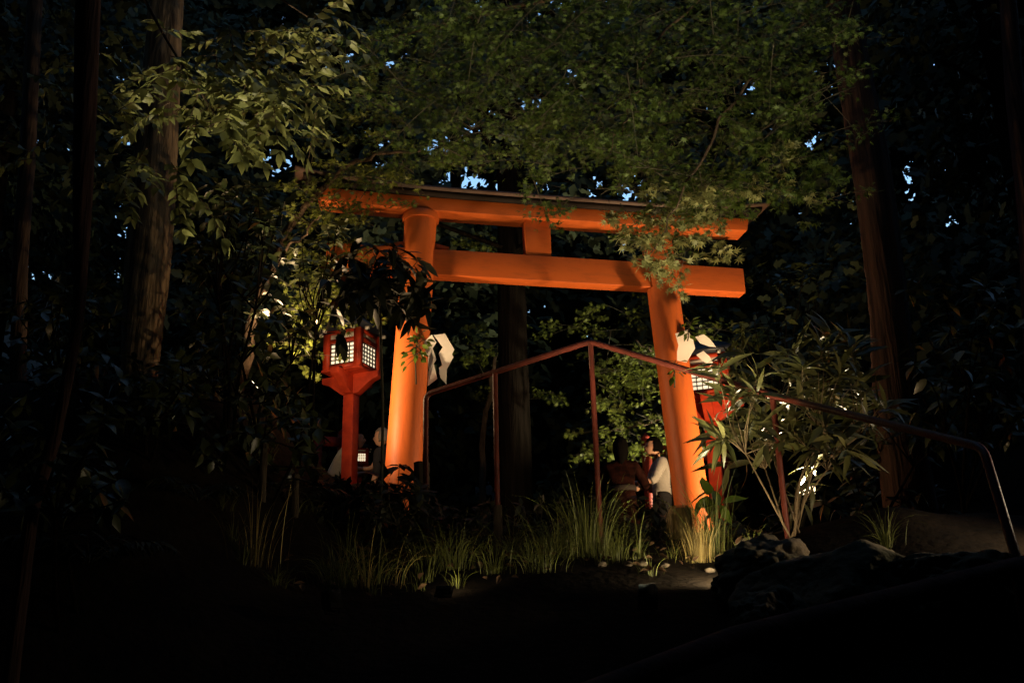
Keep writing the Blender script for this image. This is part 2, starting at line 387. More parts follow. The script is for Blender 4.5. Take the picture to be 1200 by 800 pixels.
# red fence beyond, left and right
def fence(name, A, B, n, label):
    A, B = np.array(A), np.array(B); t = empty(name, A, 0, label, 'fence', 'red fences along the approach'); L_ = np.linalg.norm(B - A)
    d = B - A; t.rotation_euler = (0, 0, math.atan2(d[1], d[0])); L2 = math.hypot(d[0], d[1])
    for k in range(n + 1):
        mb = MB(); x = L2 * k / n; z = d[2] * k / n
        mb.box((x, 0, z + .5), (.11, .11, 1.3)); mb.add([(x - .06, -.06, z + 1.152), (x + .06, -.06, z + 1.152), (x + .06, .06, z + 1.152), (x - .06, .06, z + 1.152), (x, 0, z + 1.26)], [(3, 2, 1, 0), (0, 1, 4), (1, 2, 4), (2, 3, 4), (3, 0, 4)])
        mb.build('post', M['fence_red'], t)
    for zz in (.35, .95):
        mb = MB(); V = []
        for x, z in ((0, 0), (L2, d[2])):
            V += [(x, -.03, z + zz), (x, .03, z + zz), (x, .03, z + zz + .14), (x, -.03, z + zz + .14)]
        mb.add(V, [(0, 1, 2, 3), (7, 6, 5, 4)] + [(j, 4 + j, 4 + (j + 1) % 4, (j + 1) % 4) for j in range(4)]); mb.build('rail', M['fence_red'], t)
p = at(372, 510, 14.2); q = at(402, 512, 14.6)
fence('red_fence', (p[0], p[1], p[2] - 1.1), (q[0], q[1], q[2] - 1.1), 1, 'short red wooden fence behind the person in the white shirt')
p = at(756, 506, 15.); q = at(846, 515, 13.2)
fence('red_fence', (p[0], p[1], p[2] - 1.26), (q[0], q[1], q[2] - 1.26), 2, 'red wooden fence with pointed posts beyond the right gate pillar')

# ------------------------------------------------------------------ handrails
def smooth_path(P, n=8, r=.08):
    P = [np.array(p) for p in P]; out = [P[0]]
    for k in range(1, len(P) - 1):
        a = P[k] + nrm(P[k - 1] - P[k]) * r; b = P[k] + nrm(P[k + 1] - P[k]) * r
        for t in np.linspace(0, 1, n): out.append((1 - t) ** 2 * a + 2 * t * (1 - t) * P[k] + t * t * b)
    out.append(P[-1]); return np.array(out)
hr = empty('handrail', at(692, 610, 7.7), 0, 'reddish brown tubular handrail crossing in front of the gate', 'handrail')
ho = np.array(hr.location)
A0 = at(499, 462, 8.6); A1 = at(692, 400, 7.7); A2 = at(905, 463, 7.0); A3 = at(1152, 524, 5.1)
def down(p, z): return np.array([p[0], p[1], z])
e0 = down(A0, gz(A0[0], A0[1]) - .1)
e3 = at(1190, 650, 4.9); e3 = e3 + (e3 - A3) * .5
mb = MB(); mb.tube(smooth_path([e0, A0, A1, A2, A3, e3], r=.07) - ho, .0235, 14); mb.build('rail', M['rail'], hr, True)
Bm = at(580, 437, 8.1)
for p in (Bm, A1, A2):
    mb = MB(); g = gz(p[0], p[1]) - .1; q = down(p, g)
    mb.tube(np.array([p - (0, 0, .005), q]) - ho, .021, 12); mb.build('post', M['rail'], hr, True)
lr = empty('handrail', at(1196, 790, 2.5), 0, 'dark near handrail rising across the bottom right corner', 'handrail')
lo = np.array(lr.location)
B0 = at(640, 836, 1.75); B1 = at(860, 749, 2.1); B2 = at(1230, 655, 2.7)
mb = MB(); mb.tube(np.array([B0 + (B0 - B1) * .6, B0, B1, B2, B2 + (B2 - B1) * .8]) - lo, .026, 16); mb.build('rail', M['rail_dark'], lr, True)
pb = at(1196, 664, 2.62)
mb = MB(); mb.tube(np.array([pb, down(pb, gz(pb[0], pb[1]) - .1)]) - lo, .026, 14); mb.build('post', M['rail_dark'], lr, True)

# ------------------------------------------------------------------ paper streamers with leaves, on the pillars
def shide(name, px0, py0, Yd, strips, label, twist=0.):
    o0 = at(px0, py0, Yd); t = empty(name, o0, 0, label, 'paper streamer', 'paper streamers on the gate')
    for si, st in enumerate(strips):
        V = []; Fc = []
        for k, (a, b, dy) in enumerate(st):
            for c_ in (a, b):
                v0 = at(c_[0], c_[1], Yd); tilt = .55 * (o0[2] + .12 - v0[2]); V.append(at(c_[0], c_[1], Yd + .62 * dy + tilt) - o0)
        n_ = len(st)
        Vb = [v + np.array([0, .004, 0]) for v in V]
        Fc = [(2 * k, 2 * k + 2, 2 * k + 3, 2 * k + 1) for k in range(n_ - 1)] + [(2 * n_ + 2 * k, 2 * n_ + 2 * k + 1, 2 * n_ + 2 * k + 3, 2 * n_ + 2 * k + 2) for k in range(n_ - 1)]
        mb = MB(); mb.add(V + Vb, Fc); mb.build('folded_strip', M['paper'], t)
    return t
def q(x, y): return (340 + x / 3.6375, 360 + y / 3.6375)
shide('paper_streamer', 500, 395, 9.95, [
    [(q(612, 118), q(660, 112), 0), (q(650, 170), q(700, 180), -.07), (q(634, 196), q(690, 200), .03), (q(648, 246), q(696, 212), -.02), (q(634, 258), q(668, 264), .05), (q(640, 300), q(666, 328), -.03)],
    [(q(604, 116), q(556, 160), .03), (q(624, 150), q(584, 206), -.05), (q(606, 170), q(580, 214), .04), (q(624, 222), q(592, 268), -.04), (q(612, 240), q(590, 274), .04), (q(628, 304), q(586, 336), -.02)]],
    'white zigzag paper streamer hanging at the left gate pillar')
def q5(x, y): return (720 + x / 2.667, 360 + y / 2.667)
shide('paper_streamer', 800, 392, 10.35, [
    [(q5(190, 82), q5(228, 70), 0), (q5(200, 118), q5(246, 100), -.05), (q5(196, 138), q5(252, 128), .0), (q5(196, 166), q5(226, 172), -.03)],
    [(q5(252, 92), q5(268, 112), .02), (q5(280, 84), q5(296, 122), -.03), (q5(300, 100), q5(318, 124), .02)],
    [(q5(256, 148), q5(278, 136), 0), (q5(276, 168), q5(296, 152), -.03), (q5(300, 184), q5(310, 176), .0)]],
    'white curled paper streamer among leaves at the right gate pillar')

def sprig(name, px, py, Yd, n, spread, size, label, tail):
    o0 = at(px, py, Yd); t = empty(name, o0, 0, label, 'leaf sprig', 'green sprigs tied to the gate')
    mb = MB(); tw = MB()
    pts = np.array([(0, .1, -.35 * tail), (.0, 0, -.12), (0, -.03, 0), (.03, -.04, .18)]) * spread / .2
    tw.tube(pts, [.008, .007, .006, .004], 6)
    ps = []; ds = []
    for k in range(n):
        u = R.uniform(.15, 1); b = pts[1] * (1 - u) + pts[3] * u
        d = nrm(np.array([R.normal() * 1.1, -.5 + R.normal() * .4, R.normal() * .8 + .1])); tip = b + d * R.uniform(.02, spread * .75)
        tw.tube([b, (b + tip) / 2 + (0, 0, .01), tip], [.004, .003, .002], 5); ps.append(tip); ds.append(d + (0, 0, -.5))
    leaves_into(mb, OVAL, ps, ds, R.normal(size=(n, 3)) * .6 + (0, -1, .6), R.uniform(.7, 1.25, n) * size)
    tw.build('twig', M['twig'], t); mb.build('leaves', M['sakaki'], t)
sprig('leaf_sprig', 487, 414, 9.78, 40, .17, .085, 'bright green leaf sprig tied beside the left paper streamer', 1.)
sprig('leaf_sprig', 806, 388, 10.25, 16, .12, .085, 'small green leaf sprig above the right paper streamer', .4)
sprig('leaf_sprig', 790, 434, 10.2, 12, .12, .085, 'small green leaf sprig low on the right gate pillar', .8)

# ------------------------------------------------------------------ people
def person(loc, rz, joints, shirt, trousers, hair, label, hair_long=0., extra=None):
    J = {'pelvis': (0, 0, .92), 'waist': (0, 0, 1.06), 'chest': (0, 0, 1.26), 'neck': (0, .0, 1.40), 'neck2': (0, .015, 1.47),
         'sl': (-.15, 0, 1.35), 'sr': (.15, 0, 1.35), 'el': (-.22, 0, 1.08), 'er': (.22, 0, 1.08), 'wl': (-.23, .08, .84), 'wr': (.23, .08, .84),
         'hl': (-.23, .11, .76), 'hr': (.23, .11, .76), 'pl': (-.09, 0, .88), 'pr': (.09, 0, .88), 'kl': (-.10, .02, .48), 'kr': (.10, .02, .48),
         'al': (-.10, -.02, .07), 'ar': (.10, -.02, .07), 'fl': (-.11, .14, .03), 'fr': (.11, .14, .03), 'head': (0, .02, 1.58)}
    J.update(joints)
    rad = dict(pelvis=(.145, .11), waist=(.125, .095), chest=(.15, .105), neck=(.06, .06), neck2=(.052, .052), sl=(.065,) * 2, sr=(.065,) * 2, el=(.042,) * 2, er=(.042,) * 2,
               wl=(.028, .028), wr=(.028, .028), hl=(.035, .02), hr=(.035, .02), pl=(.095,) * 2, pr=(.095,) * 2, kl=(.06,) * 2, kr=(.06,) * 2, al=(.04,) * 2, ar=(.04,) * 2, fl=(.035, .025), fr=(.035, .025))
    bones = [('pelvis', 'waist'), ('waist', 'chest'), ('chest', 'neck'), ('neck', 'neck2'), ('chest', 'sl'), ('chest', 'sr'), ('sl', 'el'), ('sr', 'er'), ('el', 'wl'), ('er', 'wr'), ('wl', 'hl'), ('wr', 'hr'),
             ('pelvis', 'pl'), ('pelvis', 'pr'), ('pl', 'kl'), ('pr', 'kr'), ('kl', 'al'), ('kr', 'ar'), ('al', 'fl'), ('ar', 'fr')]
    keys = list(rad); V = [J[k] for k in keys]; E = [(keys.index(a), keys.index(b)) for a, b in bones]
    RR = [rad[k] for k in keys]
    for s_, w_, h_ in ((-1, 'wl', 'hl'), (1, 'wr', 'hr')):     # five bent fingers each
        w = np.array(J[w_]); h = np.array(J[h_]); d = nrm(h - w); side = nrm(np.cross(d, (0, 1., .2))); pal = np.cross(side, d)
        hi = keys.index(h_)
        for f_, (off, l, sp) in enumerate(((-.030, .070, -.15), (-.010, .080, -.05), (.010, .076, .05), (.030, .06, .15), (-.045, .05, -.8))):
            a = h + side * off * .9 + (d * .02 if f_ < 4 else -d * .02); b = a + (d + side * sp) * l * .55 + pal * .008; c = b + (d * .8 + side * sp * .5 + pal * .5) * l * .5
            k0 = len(V); V += [tuple(a), tuple(b), tuple(c)]; RR += [(.0095, .0095), (.009, .009), (.007, .007)]; E += [(hi, k0), (k0, k0 + 1), (k0 + 1, k0 + 2)]
    me = bpy.data.meshes.new('body_skeleton'); me.from_pydata(V, E, []); o = bpy.data.objects.new('tmp', me); col.objects.link(o)
    sk = o.modifiers.new('s', 'SKIN'); sv = me.skin_vertices[0].data
    for k, r_ in enumerate(RR): sv[k].radius = r_
    sv[0].use_root = True
    sb = o.modifiers.new('u', 'SUBSURF'); sb.levels = 2
    dg = bpy.context.evaluated_depsgraph_get(); em = bpy.data.meshes.new_from_object(o.evaluated_get(dg)); bpy.data.objects.remove(o)
    bm = bmesh.new(); bm.from_mesh(em)
    hd = np.array(J['head']); hv = bmesh.ops.create_uvsphere(bm, u_segments=28, v_segments=20, radius=1.)['verts']
    for v in hv:
        x, y, z = v.co
        jaw = 1 - .28 * max(0, -z) ** 1.2
        X_, Y_, Z_ = x * .076 * jaw, y * .095 * (1 - .1 * max(0, -z)) + .012 * max(0, -z), z * .118
        if y > .5:
            nz = math.exp(-((x * .076) / .013) ** 2 - ((Z_ + .012) / .026) ** 2); Y_ += .026 * nz
            for ex in (-.03, .03): Y_ -= .010 * math.exp(-((X_ - ex) / .014) ** 2 - ((Z_ - .012) / .012) ** 2)
            Y_ += .006 * math.exp(-(X_ / .022) ** 2 - ((Z_ + .058) / .010) ** 2)
            Y_ += .010 * math.exp(-(X_ / .022) ** 2 - ((Z_ + .098) / .018) ** 2)
        if abs(x) > .93 and abs(y) < .4 and abs(z) < .3: X_ *= 1.14
        v.co = Vector((X_, Y_, Z_)) + Vector(hd)
    bm.to_mesh(em); bm.free(); em.name = 'body'
    em.polygons.foreach_set('use_smooth', np.ones(len(em.polygons), bool))
    t = empty('person', loc, rz, label, 'person')
    link('body', em, M['skin'], t)
    nP = len(em.polygons); cen = np.zeros(nP * 3); em.polygons.foreach_get('center', cen); cen = cen.reshape(-1, 3)
    vco = np.array([v.co for v in em.vertices]); vn = np.array([v.normal for v in em.vertices])
    def bdist(a, b):
        a, b = np.array(J[a]), np.array(J[b]); u = np.clip(((cen - a) @ (b - a)) / ((b - a) @ (b - a)), 0, 1); return np.linalg.norm(cen - a - u[:, None] * (b - a), axis=1)
    D_ = np.stack([bdist(a, b) / (np.mean(rad[a]) + np.mean(rad[b])) for a, b in bones]); near = D_.argmin(0)
    dh = np.linalg.norm(cen - hd, axis=1)
    def shell(name, sel, off, m):
        vid = {}; mb = MB(); VV = []; FF = []
        for p_ in np.nonzero(sel)[0]:
            f_ = []
            for vi in em.polygons[p_].vertices:
                if vi not in vid: vid[vi] = len(VV); VV.append(vco[vi] + vn[vi] * off)
                f_.append(vid[vi])
            FF.append(f_)
        if FF: mb.add(VV, FF); s_ = mb.build(name, m, t, True); md = s_.modifiers.new('thickness', 'SOLIDIFY'); md.thickness = .004
    top = [k for k, b in enumerate(bones) if b in (('pelvis', 'waist'), ('waist', 'chest'), ('chest', 'neck'), ('chest', 'sl'), ('chest', 'sr'), ('sl', 'el'), ('sr', 'er'))]
    shell('shirt', np.isin(near, top) & (dh > .14), .012, shirt)
    low = [k for k, b in enumerate(bones) if b in (('pelvis', 'pl'), ('pelvis', 'pr'), ('pl', 'kl'), ('pr', 'kr'), ('kl', 'al'), ('kr', 'ar'))]
    shell('trousers', np.isin(near, low), .010, trousers)
    foot = [k for k, b in enumerate(bones) if b in (('al', 'fl'), ('ar', 'fr'))]
    shell('shoes', np.isin(near, foot), .008, M['dark_cloth'])
    mb = MB(); VV = []; nu, nv = 28, 18
    bm = bmesh.new(); hv = bmesh.ops.create_uvsphere(bm, u_segments=32, v_segments=22, radius=1.)['verts']
    dele = []
    for v in hv:
        x, y, z = v.co
        if y > .25 and z < .42 - .0 * x: dele.append(v)
        elif z < -.55 and not hair_long: dele.append(v)
        jit = 1 + .05 * math.sin(x * 17 + z * 5) * math.sin(y * 13) + .035 * math.sin(x * 41 + y * 23) * (z < .6)
        v.co = Vector((x * .090 * jit, y * .109 * jit - .006, z * .130 * jit)) + Vector(hd)
        if hair_long and z < 0 and y < .5:
            v.co.z += z * hair_long * (1 - .3 * abs(x)); v.co.x *= 1 - .25 * z * z
            v.co.y = v.co.y - .02 * (-z)
    bmesh.ops.delete(bm, geom=dele, context='VERTS')
    hm = bpy.data.meshes.new('hair'); bm.to_mesh(hm); bm.free(); hm.polygons.foreach_set('use_smooth', np.ones(len(hm.polygons), bool))
    ho_ = link('hair', hm, hair, t); md = ho_.modifiers.new('thickness', 'SOLIDIFY'); md.thickness = .008
    em2 = MB()
    for ex in (-.03, .03):
        c_ = hd + (ex, .0895, .012); bm = bmesh.new(); bmesh.ops.create_uvsphere(bm, u_segments=10, v_segments=8, radius=.010)
        em2.add([c_ + np.array(v.co) * (1.2, .6, .7) for v in bm.verts], [[v.index for v in f.verts] for f in bm.faces]); bm.free()
    em2.build('eyes', M['hair'], t)
    if extra: extra(t, J)
    return t
def stand(px, py_head, Yd): # base so that the head centre falls there
    p = at(px, py_head, Yd); return (p[0], p[1], p[2] - 1.58)
bow = {'waist': (0, .03, 1.06), 'chest': (0, .12, 1.24), 'neck': (0, .20, 1.36), 'neck2': (0, .24, 1.42), 'sl': (-.15, .16, 1.32), 'sr': (.15, .16, 1.32), 'el': (-.2, .28, 1.08), 'er': (.2, .28, 1.08),
       'wl': (-.12, .46, 1.1), 'wr': (.12, .46, 1.1), 'hl': (-.08, .53, 1.13), 'hr': (.08, .53, 1.13), 'head': (0, .31, 1.51)}
p = at(418, 514, 13.0); rz = -PI / 2 + .15
person((p[0] - .31, p[1], p[2] - 1.51), rz, bow, M['white_cloth'], M['dark_cloth'], M['hair'], 'person in a white shirt stooping behind the left lantern post')
person(stand(449, 512, 12.8), PI / 2 - .2, {}, M['dark_cloth'], M['dark_cloth'], M['grey_hair'], 'person with pale grey hair in dark clothes beside the left gate pillar')
arm = {'el': (-.2, .12, 1.12), 'wl': (-.12, .34, 1.10), 'hl': (-.09, .41, 1.13), 'er': (.2, .10, 1.12), 'wr': (.15, .32, 1.07), 'hr': (.13, .39, 1.09), 'head': (0, .06, 1.56), 'neck2': (0, .03, 1.46)}
person(stand(771, 522, 12.2), PI / 2 + .1, arm, M['white_cloth'], M['dark_cloth'], M['hair'], 'person in a white T-shirt facing left at the right gate pillar')
def sash(t, J):
    mb = MB(); a = np.arange(24) * 2 * PI / 24
    V = [(.158 * math.cos(x), .128 * math.sin(x), z) for z in (1.06, 1.12) for x in a]
    mb.add(V, [(k, (k + 1) % 24, 24 + (k + 1) % 24, 24 + k) for k in range(24)]); o = mb.build('sash', M['obi'], t, True); md = o.modifiers.new('thickness', 'SOLIDIFY'); md.thickness = .01
back = {'el': (-.27, .05, 1.12), 'wl': (-.26, .20, 1.22), 'hl': (-.25, .27, 1.26), 'er': (.27, .05, 1.12), 'wr': (.22, .22, 1.15), 'hr': (.2, .29, 1.18)}
person(stand(727, 524, 11.7), -.15, back, M['print_cloth'], M['print_cloth'], M['hair'], 'person with long black hair in a reddish print top seen from behind', .16, sash)

# ------------------------------------------------------------------ trees
def curve_pts(P, n=24):
    P = np.array(P, float); t = np.linspace(0, 1, len(P)); tt = np.linspace(0, 1, n)
    return np.stack([np.interp(tt, t, P[:, k]) for k in range(3)], 1)
def rough_trunk(P, rad, n=28, rough=.05, segs=60, flute=9):
    P = np.array(P, float); t = np.linspace(0, 1, len(P)); tt = np.linspace(0, 1, segs)
    C = np.stack([np.interp(tt, t, P[:, k]) for k in range(3)], 1)
    for _ in range(6): C[1:-1] = (C[:-2] + 2 * C[1:-1] + C[2:]) / 4
    rr = np.interp(tt, t, rad)
    mb = MB(); mb.tube(C, rr, n); V = mb.V[0].reshape(segs, n, 3)
    ph = R.uniform(0, 6.28, 4); a = np.arange(n) * 2 * PI / n
    w = 1 + rough * (np.sin(a * flute + ph[0] + tt[:, None] * 5) * .5 + np.sin(a * 4 + ph[1] - tt[:, None] * 7) * .5 + np.sin(a * 2 + tt[:, None] * 11 + ph[2]) * .6) + rough * .35 * R.normal(size=(segs, n))
    mb.V[0] = (C[:, None] + (V - C[:, None]) * w[..., None]).reshape(-1, 3)
    return mb

# openings of the canopy where the sky shows: leaves left out along camera rays through chosen image pixels
GAPS = [(738, 226, 13), (702, 212, 12), (752, 208, 9), (690, 228, 10), (322, 188, 14), (345, 178, 10), (1062, 204, 8), (1066, 222, 5), (1070, 186, 4), (935, 246, 4.5), (915, 246, 4), (962, 250, 3),
        (542, 206, 12), (520, 216, 10), (516, 235, 9), (575, 130, 6), (600, 135, 7), (668, 86, 9), (674, 96, 6), (630, 112, 6), (390, 66, 11), (410, 62, 7), (870, 70, 7), (872, 102, 10), (880, 132, 6),
        (905, 152, 7), (955, 160, 9), (850, 180, 6), (822, 128, 5), (425, 145, 8), (440, 190, 8), (408, 105, 6), (610, 122, 6), (555, 152, 9), (720, 288, 6), (8, 120, 5), (334, 20, 7), (1110, 200, 5), (1118, 260, 5), (360, 205, 8), (478, 62, 4), (460, 70, 5),
        (566, 206, 7), (580, 222, 8), (598, 216, 6), (640, 222, 7), (310, 185, 8), (770, 225, 8), (1052, 186, 4), (508, 170, 6), (530, 160, 6), (450, 165, 6), (380, 75, 8), (372, 62, 7)]
GD = nrm(np.array([FWD + CR * (a - 600) / F + CU * (400 - b) / F for a, b, c in GAPS])); GR = np.array([c * 1.22 / F for a, b, c in GAPS])
def not_in_gap(P, k=1., size=0.):
    d = nrm(P - CAM); ca = d @ GD.T
    ang = np.arccos(np.clip(ca, -1, 1)); jit = R.uniform(.65, 1.2, len(P))
    mg = size * .3 / np.linalg.norm(P - CAM, axis=1)
    return ~((ang < GR[None] * jit[:, None] * k + mg[:, None]).any(1)) | (R.uniform(size=len(P)) < .05)

def cedar(px, py0, Yd, r, label, hfrac=1., lean=(0, 0), crown_r=3.2, z0=6., z1=16., n=5200, size=.34, gap=1., group='dark cedars behind the gate', bark='bark_black', base=None):
    b = at(px, py0, Yd); b = np.array([b[0], b[1], gz(b[0], b[1]) - .15]) if base is None else np.array(base)
    t = empty('cedar_tree', b, 0, label, 'tree', group)
    top = np.array([lean[0], lean[1], z1 + 1 - b[2]])
    br = rough_trunk([(0, 0, 0), (0, 0, .5), top * .4, top * .75, top], [r * 1.35, r * 1.08, r * .85, r * .5, r * .1], 20)
    k = 90; u = R.uniform(0, 1, k); zc = z0 + (z1 - z0) * u - b[2]; rc = crown_r * (1 - .55 * u) * np.sqrt(R.uniform(.05, 1, k)); th = R.uniform(0, 2 * PI, k)
    C = np.stack([rc * np.cos(th), rc * np.sin(th), zc], 1) + (zc / top[2])[:, None] * top[None] * (1, 1, 0)
    ci = R.integers(0, k, n); P = C[ci] + R.normal(size=(n, 3)) * (.55, .55, .3)
    out = nrm(P * (1, 1, 0) + 1e-6); d = out + R.normal(size=(n, 3)) * .6 + (0, 0, -.5)
    Q = P + b - CAM; dq = Q @ FWD
    keep = not_in_gap(P + b, gap, size) if gap else ~((dq > 0) & (np.abs(Q @ CR) < dq * .62 + .9) & (Q @ CU < dq * .42 + .9))
    mb = MB(); leaves_into(mb, CARD, P[keep], d[keep], R.normal(size=(keep.sum(), 3)) + (0, -.7, .5), R.uniform(.6, 1.3, keep.sum()) * size)
    mb.build('crown', M['cedar'], t)
    for c in C[::3]:
        a = np.array([c[0] * .05 + top[0] * c[2] / top[2], c[1] * .05 + top[1] * c[2] / top[2], c[2] + .2]); br.tube([a, (a + c) / 2 + (0, 0, .15), c], [.05, .035, .01], 5)
    br.build('trunk', M[bark], t, True)
    return t
cedar(606, 585, 16.5, .25, 'dark straight cedar standing behind the gate between the handrail posts', crown_r=3.6, z0=8.2, z1=19, n=6500, size=.26, bark='bark_black')
far = [(-13, 24), (-12.5, 15), (-8.2, 14.5), (12.5, 15.5), (8.4, 15.), (-9, 30), (-5.5, 25), (-1.5, 31), (3.0, 27), (7.0, 31), (10, 24), (14.5, 29), (19, 33), (-18, 32), (1, 38), (-7, 40), (9, 41), (5.2, 22), (-3.6, 21.)]
order = sorted(range(len(far)), key=lambda k: far[k][0])
words = ['leftmost of the far dark cedars at the edge of the frame', 'far dark cedar close by the left edge, its crown low', 'far dark cedar beside the dim straight trunk at the left edge', 'second far dark cedar from the left edge', 'far dark cedar behind the left cedar trunk', 'far dark cedar deep behind the pinnate leaves', 'far dark cedar rising over the left end of the gate beam',
         'far dark cedar behind the left gate pillar', 'far dark cedar just left of the middle trunk', 'far dark cedar over the centre strut of the gate', 'far dark cedar right of the centre strut', 'far dark cedar behind the right gate pillar',
         'far dark cedar beyond the right end of the gate beam', 'far dark cedar between the gate and the right cedar trunk', 'far dark cedar behind the right cedar trunk', 'far dark cedar right of the right cedar trunk', 'far dark cedar close by the right edge, its crown low', 'far dark cedar beside the dim trunk at the right edge', 'rightmost of the far dark cedars']
for j, k in enumerate(order):
    x, y = far[k]; g = gz(x, y)
    cedar(0, 0, 0, .3, words[j], crown_r=4.6, z0=max(g + 1.5, 5.5), z1=g + 19 + R.uniform(-2, 3), n=int(np.clip(430000 / y, 12500, 24000)), size=.0180 * y, base=(x, y, g - .2), lean=(R.normal() * .4, R.normal() * .4), group='far dark cedars on the hillside')
# trees standing behind and beside the photographer, closing the grove overhead
for k, (x, y, lb) in enumerate(((-5, -3, 'dark cedar behind the lower path, at its left side'), (4.5, -4, 'dark cedar behind the lower path, at its right side'), (-9, 4, 'dark cedar left of the bank, beyond the frame'), (9, 3.5, 'dark cedar right of the bank, beyond the frame'), (0, -8, 'dark cedar far behind the lower path'), (-6.5, .5, 'dark cedar left of the lower path, spreading overhead'), (6.8, .2, 'dark cedar right of the lower path, spreading overhead'), (-10, -6, 'dark cedar at the far left behind the lower path'), (10, -6, 'dark cedar at the far right behind the lower path'), (1.0, -2.5, 'dark cedar close behind the photographer'))):
    cedar(0, 0, 0, .3, lb, crown_r=5.6, z0=8., z1=17, n=4200, size=.9, base=(x, y, gz(x, y) - .2), gap=0, group='cedars around the lower path')

# bare-seeming big trunks in the frame
def big_trunk(name, pts, m, label, crown_c=None, cr=1.5, group=None, flute=9):
    """pts: (px, py, depth, width px)"""
    P = [at(a, b, d) for a, b, d, w in pts]; rr = [w / 2 / F * d * 1.03 for a, b, d, w in pts]
    base = P[0].copy(); base[2] = gz(base[0], base[1]) - .15
    P = [base] + P; rr = [rr[0] * 1.25] + rr
    up = P[-1] + (P[-1] - P[-2]) / np.linalg.norm(P[-1] - P[-2]) * 5.; P.append(up); rr.append(rr[-1] * .55)
    t = empty(name, base, 0, label, 'tree', group)
    rough_trunk([p_ - base for p_ in P], rr, 40, .05, 90, flute).build('trunk', m, t, True)
    n = 2600; c = up - base + (0, 0, -.5); kc = R.normal(size=(40, 3)) * (cr, cr, .9) + c; P_ = kc[R.integers(0, 40, n)] + R.normal(size=(n, 3)) * .35
    keep = (P_[:, 2] + base[2] > 7.4)
    P_ = P_[keep]; n = len(P_)
    mb = MB(); leaves_into(mb, CARD, P_, R.normal(size=(n, 3)) + (0, 0, -.5), R.normal(size=(n, 3)) + (0, 0, 1), R.uniform(.2, .45, n)); mb.build('crown', M['cedar'], t)
    return t
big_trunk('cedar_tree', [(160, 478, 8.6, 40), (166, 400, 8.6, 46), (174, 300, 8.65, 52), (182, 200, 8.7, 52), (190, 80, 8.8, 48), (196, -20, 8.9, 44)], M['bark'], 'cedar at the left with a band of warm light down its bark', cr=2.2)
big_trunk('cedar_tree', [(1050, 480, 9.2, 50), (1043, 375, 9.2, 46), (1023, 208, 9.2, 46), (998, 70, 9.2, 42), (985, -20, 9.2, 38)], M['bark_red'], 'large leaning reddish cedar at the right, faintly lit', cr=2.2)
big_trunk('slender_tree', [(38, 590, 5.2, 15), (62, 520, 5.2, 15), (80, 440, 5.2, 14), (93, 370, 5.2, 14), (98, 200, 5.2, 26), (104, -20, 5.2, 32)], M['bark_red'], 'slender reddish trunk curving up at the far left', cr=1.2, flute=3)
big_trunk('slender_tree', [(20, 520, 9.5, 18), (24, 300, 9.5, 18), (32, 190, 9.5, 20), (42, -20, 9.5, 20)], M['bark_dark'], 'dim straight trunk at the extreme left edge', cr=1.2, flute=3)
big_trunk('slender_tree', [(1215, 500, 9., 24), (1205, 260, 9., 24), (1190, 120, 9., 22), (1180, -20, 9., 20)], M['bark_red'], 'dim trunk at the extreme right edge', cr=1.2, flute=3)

# maple sprays: twigs with leaves in flat layers
def spray(mb, tw, c, axis, n, rad, leaf, tpl, droop=.25, up=(0, 0, 1), flat=.10, org=None):
    axis = nrm(np.array(axis, float)); side = nrm(np.cross(axis, up))
    tips = []
    m_ = max(3, n // 7); L_ = rad * 2
    a0 = c - axis * rad
    main = [a0 + axis * L_ * u - np.array([0, 0, droop * L_ * u * u]) for u in np.linspace(0, 1, 6)]
    tw.tube(main, np.linspace(.0045, .0014, 6) * (rad / .3), 5)
    for k in range(m_):
        u = R.uniform(.12, 1); b = a0 + axis * L_ * u - np.array([0, 0, droop * L_ * u * u]); s_ = 1 if k % 2 else -1
        l = rad * (1.05 - .7 * u) * R.uniform(.6, 1.1) + .03; d = nrm(axis * .7 + side * s_ + np.array([0, 0, R.normal() * .2]))
        e = b + d * l - np.array([0, 0, droop * l * .5]); tw.tube([b, (b + e) / 2 + (0, 0, .01), e], [.0022, .0016, .001], 4)
        q_ = max(2, n // m_)
        uu = R.uniform(.2, 1.05, q_)[:, None]; P = b + (e - b) * uu + R.normal(size=(q_, 3)) * (rad * .10, rad * .10, flat * rad)
        dd = d * .6 + R.normal(size=(q_, 3)) * .7 + (0, 0, -.25)
        nn = R.normal(size=(q_, 3)) * .38 + np.array(up) * .6 + (0, -.75, 0); zz = R.uniform(.7, 1.2, q_) * leaf
        if org is not None:
            kp = not_in_gap(P + org, .9); P, dd, nn, zz = P[kp], dd[kp], nn[kp], zz[kp]
        leaves_into(mb, tpl, P, dd, nn, zz)

